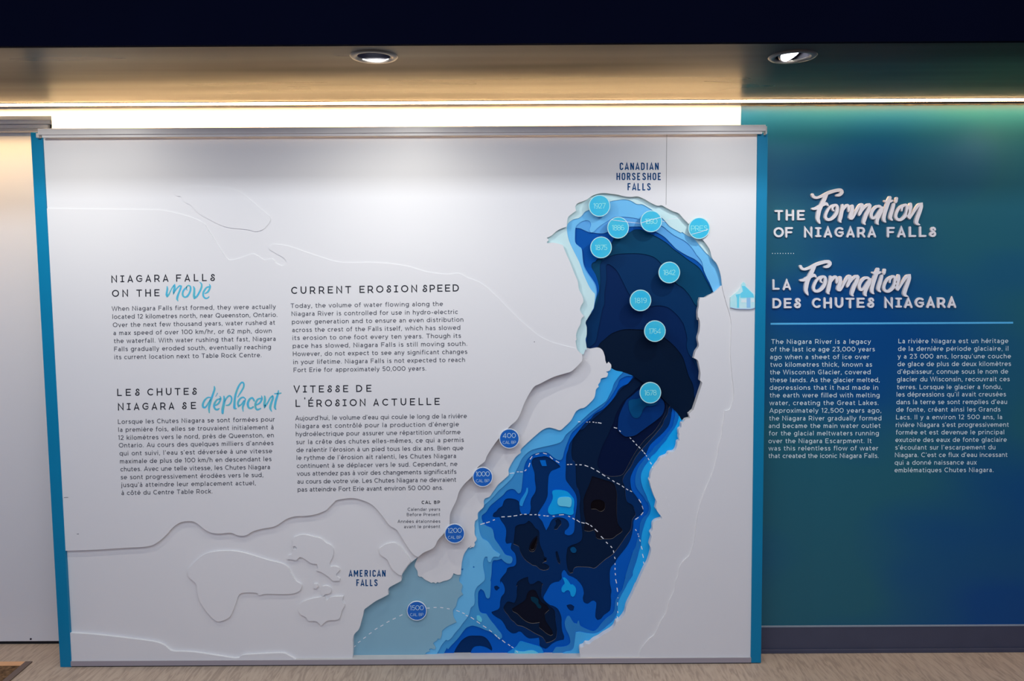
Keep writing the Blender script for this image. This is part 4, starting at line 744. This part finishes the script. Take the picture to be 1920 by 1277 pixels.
for vs, fs in brush('M 235,300,30 240,380,60 225,480,60 215,570,70 235,615,70 290,560,50 350,430,36 420,310,40 470,260,60 480,330,70 450,450,70 445,520,50 500,430,40 580,330,44 650,275,50 690,290,50 660,400,60 610,520,60 570,640,70 560,720,60 590,775,20|M 900,425,16 865,390,30 880,300,36 930,265,40 990,300,50 1000,400,60 960,520,60 890,620,60 810,650,50 750,600,60 740,520,60 770,430,60 850,340,50 880,310,30|M 1090,300,30 1120,360,60 1120,480,70 1110,600,76 1130,670,76 1200,630,60 1280,500,60 1350,350,60 1365,250,50 1340,190,40 1290,155,16|M 1470,530,30 1560,480,60 1620,380,60 1640,290,50 1610,220,16|M 1600,310,50 1530,330,50 1450,430,60 1410,540,60 1430,640,56 1500,690,50 1570,670,40 1600,640,36'): ink.add(vs, fs)
ink.build('script_print', SCRIPT, MP, 'blue brush script word move')
ink = Ink(YT)
for vs, fs in brush('N 370,230,24 375,290,40 340,400,44 300,520,46 270,620,50 255,700,44 260,800,24|N 300,475,24 230,470,30 160,530,40 120,620,46 130,680,44 180,680,36 240,590,30 290,500,24|N 440,375,18 400,445,14|N 400,640,30 460,600,40 500,530,40 510,480,36 490,440,14|N 490,500,30 430,520,36 380,590,44 365,670,44 400,730,40 450,730,40 475,710,24|N 580,440,24 590,520,50 575,620,56 555,720,60 550,810,50|N 600,560,24 640,480,34 700,430,34 745,470,34 740,560,36 690,630,36 630,640,24|N 880,460,20 950,350,36 1010,240,38 1010,160,36 970,140,36 910,210,40 850,350,44 820,480,46 810,600,50 810,700,50 850,710,24|N 1050,500,20 1000,465,34 930,500,40 885,590,44 900,660,40 960,620,30 1020,540,30|N 1050,510,24 1020,600,44 990,680,40 1000,775,16|N 1240,540,40 1200,480,40 1140,510,46 1100,600,50 1120,690,44 1170,705,36 1215,680,36|N 1290,630,30 1360,590,40 1410,500,40 1400,430,14|N 1390,490,30 1320,510,40 1270,600,46 1270,690,44 1310,735,40 1380,710,30|N 1470,440,30 1475,520,50 1460,620,50 1470,665,50 1530,590,36 1590,480,36 1640,440,40 1650,480,46 1610,600,50 1590,700,48 1620,770,20|N 1770,320,24 1750,420,44 1710,550,50 1690,680,48 1710,725,30|N 1685,385,20 1750,385,36 1825,375,24'): ink.add(vs, fs)
ink.build('script_print', SCRIPT, MP, 'blue brush script word d\u00e9placent')
for k, (x, y, l) in enumerate(((1002, 641, 1.4), (124, 933, 8), (146, 1001.5, 4))):
    ink = Ink(YT); ink.add(*strip([(x - l / 2, y), (x + l / 2, y - 0.3 * (k > 0))], 1.4 if not k else 0.8)); ink.build('scuff_mark', TXT, MP)
# barn emblem
BN = plate('barn_emblem', tr('K 262,1040 262,690 400,575 500,500 640,340 650,230 720,160 785,235 790,310 1000,500 1100,600 1100,1055 950,1095 530,1095 450,1080'), [], -0.004, 0.006, mat('barn_pale', rgb(176, 206, 224, 1.5), 0.5, c2=rgb(150, 200, 218, 1.5), scale=30), MP, 'small pale blue barn emblem beside the right post', track=False)
BB2 = mat('barn_blue', rgb(90, 184, 208, 1.5), 0.5); BG = mat('barn_grey_line', rgb(150, 168, 196, 1.4), 0.5)
def flatp(name, s, m, par, dd=-0.0045):
    return plate(name, tr(s), [], dd, 0.0004, m, par, track=False)
flatp('corner_board', 'K 440,590 600,560 560,720 560,1040 490,1040 490,720', BB2, BN)
flatp('roof_front', 'K 660,290 760,300 1040,570 1080,690 600,700 600,560 690,480', BB2, BN)
flatp('side_wall', 'K 820,700 950,700 950,1040 820,1040', mat('barn_side', rgb(125, 172, 206, 1.5), 0.5), BN)
flatp('base_line', 'K 262,1015 450,1060 950,1070 1100,1030 1100,1055 950,1095 530,1095 450,1080 262,1040', BG, BN)
flatp('window', 'K 640,750 815,750 815,860 640,860', mat('barn_window', rgb(190, 205, 220, 1.5), 0.5), BN)
flatp('window', 'K 975,740 1085,740 1085,850 975,850', mat('barn_window2', rgb(190, 205, 220, 1.5), 0.5), BN)

# ================================================================== TEAL WALL LETTERING
YTW = YW - 0.0008
EN = ['The Niagara River is a legacy', 'of the last ice age 23,000 years', 'ago when a sheet of ice over', 'two kilometres thick, known as', 'the Wisconsin Glacier, covered', 'these lands. As the glacier melted,', 'depressions that it had made in', 'the earth were filled with melting', 'water, creating the Great Lakes.', 'Approximately 12,500 years ago,', 'the Niagara River gradually formed', 'and became the main water outlet', 'for the glacial meltwaters running', 'over the Niagara Escarpment. It', 'was this relentless flow of water', 'that created the iconic Niagara Falls.']
EX = [(98, 818), (94, 846), (92, 808), (92, 826), (90, 815), (90, 880), (88, 870), (88, 880), (86, 872), (86, 892), (84, 893), (82, 888), (82, 875), (80, 824), (80, 872), (79, 872)]
EY = [172, 227, 282, 337, 392, 448, 503, 558, 613, 668, 724, 778, 832, 887, 940, 994]
FR = ['La rivi\u00e8re Niagara est un h\u00e9ritage', 'de la derni\u00e8re p\u00e9riode glaciaire, il', "y a 23 000 ans, lorsqu'une couche", 'de glace de plus de deux kilom\u00e8tres', "d'\u00e9paisseur, connue sous le nom de", 'glacier du Wisconsin, recouvrait ces', 'terres. Lorsque le glacier a fondu,', "les d\u00e9pressions qu'il avait creus\u00e9es", "dans la terre se sont remplies d'eau", 'de fonte, cr\u00e9ant ainsi les Grands', 'Lacs. Il y a environ 12 500 ans, la', "rivi\u00e8re Niagara s'est progressivement", 'form\u00e9e et est devenue le principal', 'exutoire des eaux de fonte glaciaire', "s'\u00e9coulant sur l'escarpement du", "Niagara. C'est ce flux d'eau incessant", 'qui a donn\u00e9 naissance aux', 'embl\u00e9matiques Chutes Niagara.']
FX = [(1016, 1807), (1013, 1807), (1010, 1826), (1010, 1826), (1008, 1806), (1005, 1817), (1004, 1760), (1003, 1790), (1001, 1798), (1000, 1750), (999, 1762), (997, 1812), (996, 1777), (994, 1796), (992, 1714), (991, 1802), (989, 1580), (988, 1700)]
FY = [168, 223, 278, 333, 388, 443, 499, 552, 607, 661, 716, 771, 825, 879, 934, 988, 1043, 1097]
para('paragraph_print', 'T6', [(t, a, y, b2, y - 1) for t, (a, b2), y in zip(EN, EX, EY)], 8.6, 0.125, WTXT, label='pale English paragraph on the teal wall', Y=YTW, parent=wr)
para('paragraph_print', 'T6', [(t, a, y, b2, y - 2) for t, (a, b2), y in zip(FR, FX, FY)], 8.6, 0.125, WTXT, label='pale French paragraph on the teal wall', Y=YTW, parent=wr)
RULE = mat('rule_blue', rgb(70, 150, 200, 1.8), 0.5)
ink = Ink(YTW); ink.add(*strip([(1420 + 95 / 3.84, 320 + 1103 / 3.84), (1420 + 1842 / 3.84, 320 + 1095 / 3.84)], 3.4)); ink.build('divider_line', RULE, wr, 'light blue divider line')
for k in range(9):
    x = 1420 + (109 + k * 19) / 3.84; ink = Ink(YTW); ink.add(*strip([(x - 0.7, 320 + 596 / 3.84), (x + 0.7, 320 + 596 / 3.84)], 1.5)); ink.build('dot', WTXT, wr)

FORM = [('F', 'F 150,160,44 165,190,44 215,205,40 290,180,44 370,140,52 450,110,56 530,92,54 575,95,56 590,125,56 560,160,50 515,170,40|F 350,160,70 320,240,66 280,320,66 250,390,68 235,460,66 230,520,58 245,560,46 262,592,16|F 150,370,34 200,365,50 250,335,50 310,310,50 355,295,48 385,325,20'),
        ('o', 'F 470,402,20 450,380,28 455,340,40 490,315,40 520,335,44 520,400,50 490,470,54 430,525,48 370,530,46 345,490,44 360,430,42 400,360,38 450,320,32 490,310,30'),
        ('r', 'F 600,315,36 600,360,52 585,430,56 570,500,60 560,550,48 575,572,24|F 600,400,30 640,340,44 670,315,36 690,335,44 695,380,40 690,412,22'),
        ('m', 'F 745,330,50 745,390,60 730,450,60 715,500,56 740,515,44 770,480,36 810,400,42 850,330,44 880,305,40 895,325,56 885,380,56 860,440,50 850,465,34|F 862,440,30 930,350,40 980,310,44 1010,322,50 990,390,58 955,460,60 930,530,60 920,580,46 940,605,20'),
        ('a', 'F 1185,352,30 1150,332,44 1100,345,46 1050,400,50 1030,460,50 1050,510,44 1090,500,36 1140,430,36 1185,360,36|F 1200,350,30 1185,400,50 1150,470,56 1120,540,56 1120,585,46 1135,603,22'),
        ('t', 'F 1310,205,54 1290,260,62 1260,350,62 1235,430,60 1220,500,58 1225,545,48 1245,570,24|F 1235,255,32 1290,270,36 1345,250,36'),
        ('i', 'F 1370,305,46 1350,380,54 1325,460,56 1320,510,50 1345,540,26|F 1412,215,44 1402,268,44'),
        ('o', 'F 1490,402,20 1490,380,28 1500,340,36 1540,312,40 1568,340,44 1565,420,48 1530,490,50 1470,535,46 1420,525,44 1400,480,44 1420,410,42 1460,350,38 1510,315,30'),
        ('n', 'F 1620,300,46 1620,350,56 1600,420,56 1590,480,52 1610,505,40 1650,450,36 1700,370,42 1745,312,46 1780,302,50 1780,340,56 1760,410,58 1730,490,60 1710,560,58 1720,595,44 1755,610,20')]
def title(loc, label, words, dx, dy):
    T = thing('title_sign', loc, label, 'wall lettering')
    for ch, s in FORM:
        ink = Ink(YW - 0.014)
        ink.add(*union(brush(s, dx, dy, 0.92)))
        ink.build('script_letter', TITLE, T, 'brush script letter ' + ch, t=0.0135)
    x0, y0, e = TILE['T7']
    for text, ax, ay, bx, by in words:
        for c, sts, w in letters(text, (x0 + ax / e, y0 + ay / e), (x0 + bx / e, y0 + by / e), 17.3, 0.215, GH):
            ink = Ink(YW - 0.009)
            ink.add(*union([strip(st, w, True) for st in sts]))
            ink.build('capital_letter', TITLE, T, 'capital letter ' + c, t=0.0085)
title(tuple(at_y(1600, 445, YW)), 'raised white lettering reading THE Formation OF NIAGARA FALLS, the upper title on the teal wall',
      [('THE', 124, 353, 344, 353), ('OF', 118, 477, 258, 476), ('NIAGARA', 338, 476, 856, 475), ('FALLS', 935, 475, 1288, 474)], 0, 0)
title(tuple(at_y(1600, 578, YW)), 'raised white lettering reading LA Formation DES CHUTES NIAGARA, the lower title on the teal wall',
      [('LA', 110, 855, 243, 854), ('DES', 110, 988, 314, 987), ('CHUTES', 395, 986, 842, 984), ('NIAGARA', 918, 984, 1433, 982)], -22.4, 134.3)

# ================================================================== FLOOR MAT
p0 = at_z(62, 1241, 0); p1 = at_z(20, 1277, 0); dv = (p1 - p0).normalized()
MT = thing('floor_mat', (p0.x - 0.5, p0.y - 0.3, 0), 'brown flecked entrance mat in a brass-coloured frame set in the floor, bottom left corner', 'mat')
def lowbox(name, quad, z, m, label=None):
    V = [(x, y, 0.0) for x, y in quad] + [(x, y, z) for x, y in quad]
    return mesh_from(name, V, [(4, 5, 6, 7), (0, 1, 5, 4), (1, 2, 6, 5), (2, 3, 7, 6), (3, 0, 4, 7)], m, MT, label)
yA = at_z(50, 1242, 0).y; yB = at_z(50, 1249.5, 0).y; n = 1.0
ex = lambda y, off=0.0: p0.x + (y - p0.y) / dv.y * dv.x - off
yE = yA - 0.9
lowbox('frame_strip', [(p0.x - 1.2, yB), (ex(yB, 0.03), yB), (ex(yA, 0.03), yA), (p0.x - 1.2, yA)], 0.004, mat('brass_strip', rgb(178, 134, 92, 1.7), 0.35, 0.5, noise=0.08, scale=30), 'brass-coloured strip')
lowbox('frame_strip', [(ex(yE, 0.03), yE), (ex(yE), yE), (ex(yA), yA), (ex(yA, 0.03), yA)], 0.005, mat('bronze_strip', rgb(86, 70, 60, 1.5), 0.4, 0.5), 'dark bronze strip')
mm = mat('mat_pile', rgb(112, 88, 64, 1.5), 0.9, 0.1, c2=rgb(52, 38, 26, 1.3), scale=60, bump=1.0)
lowbox('mat_pile', [(p0.x - 1.2, yE), (ex(yE, 0.032), yE), (ex(yB - 0.003, 0.032), yB - 0.003), (p0.x - 1.2, yB - 0.003)], 0.0035, mm)
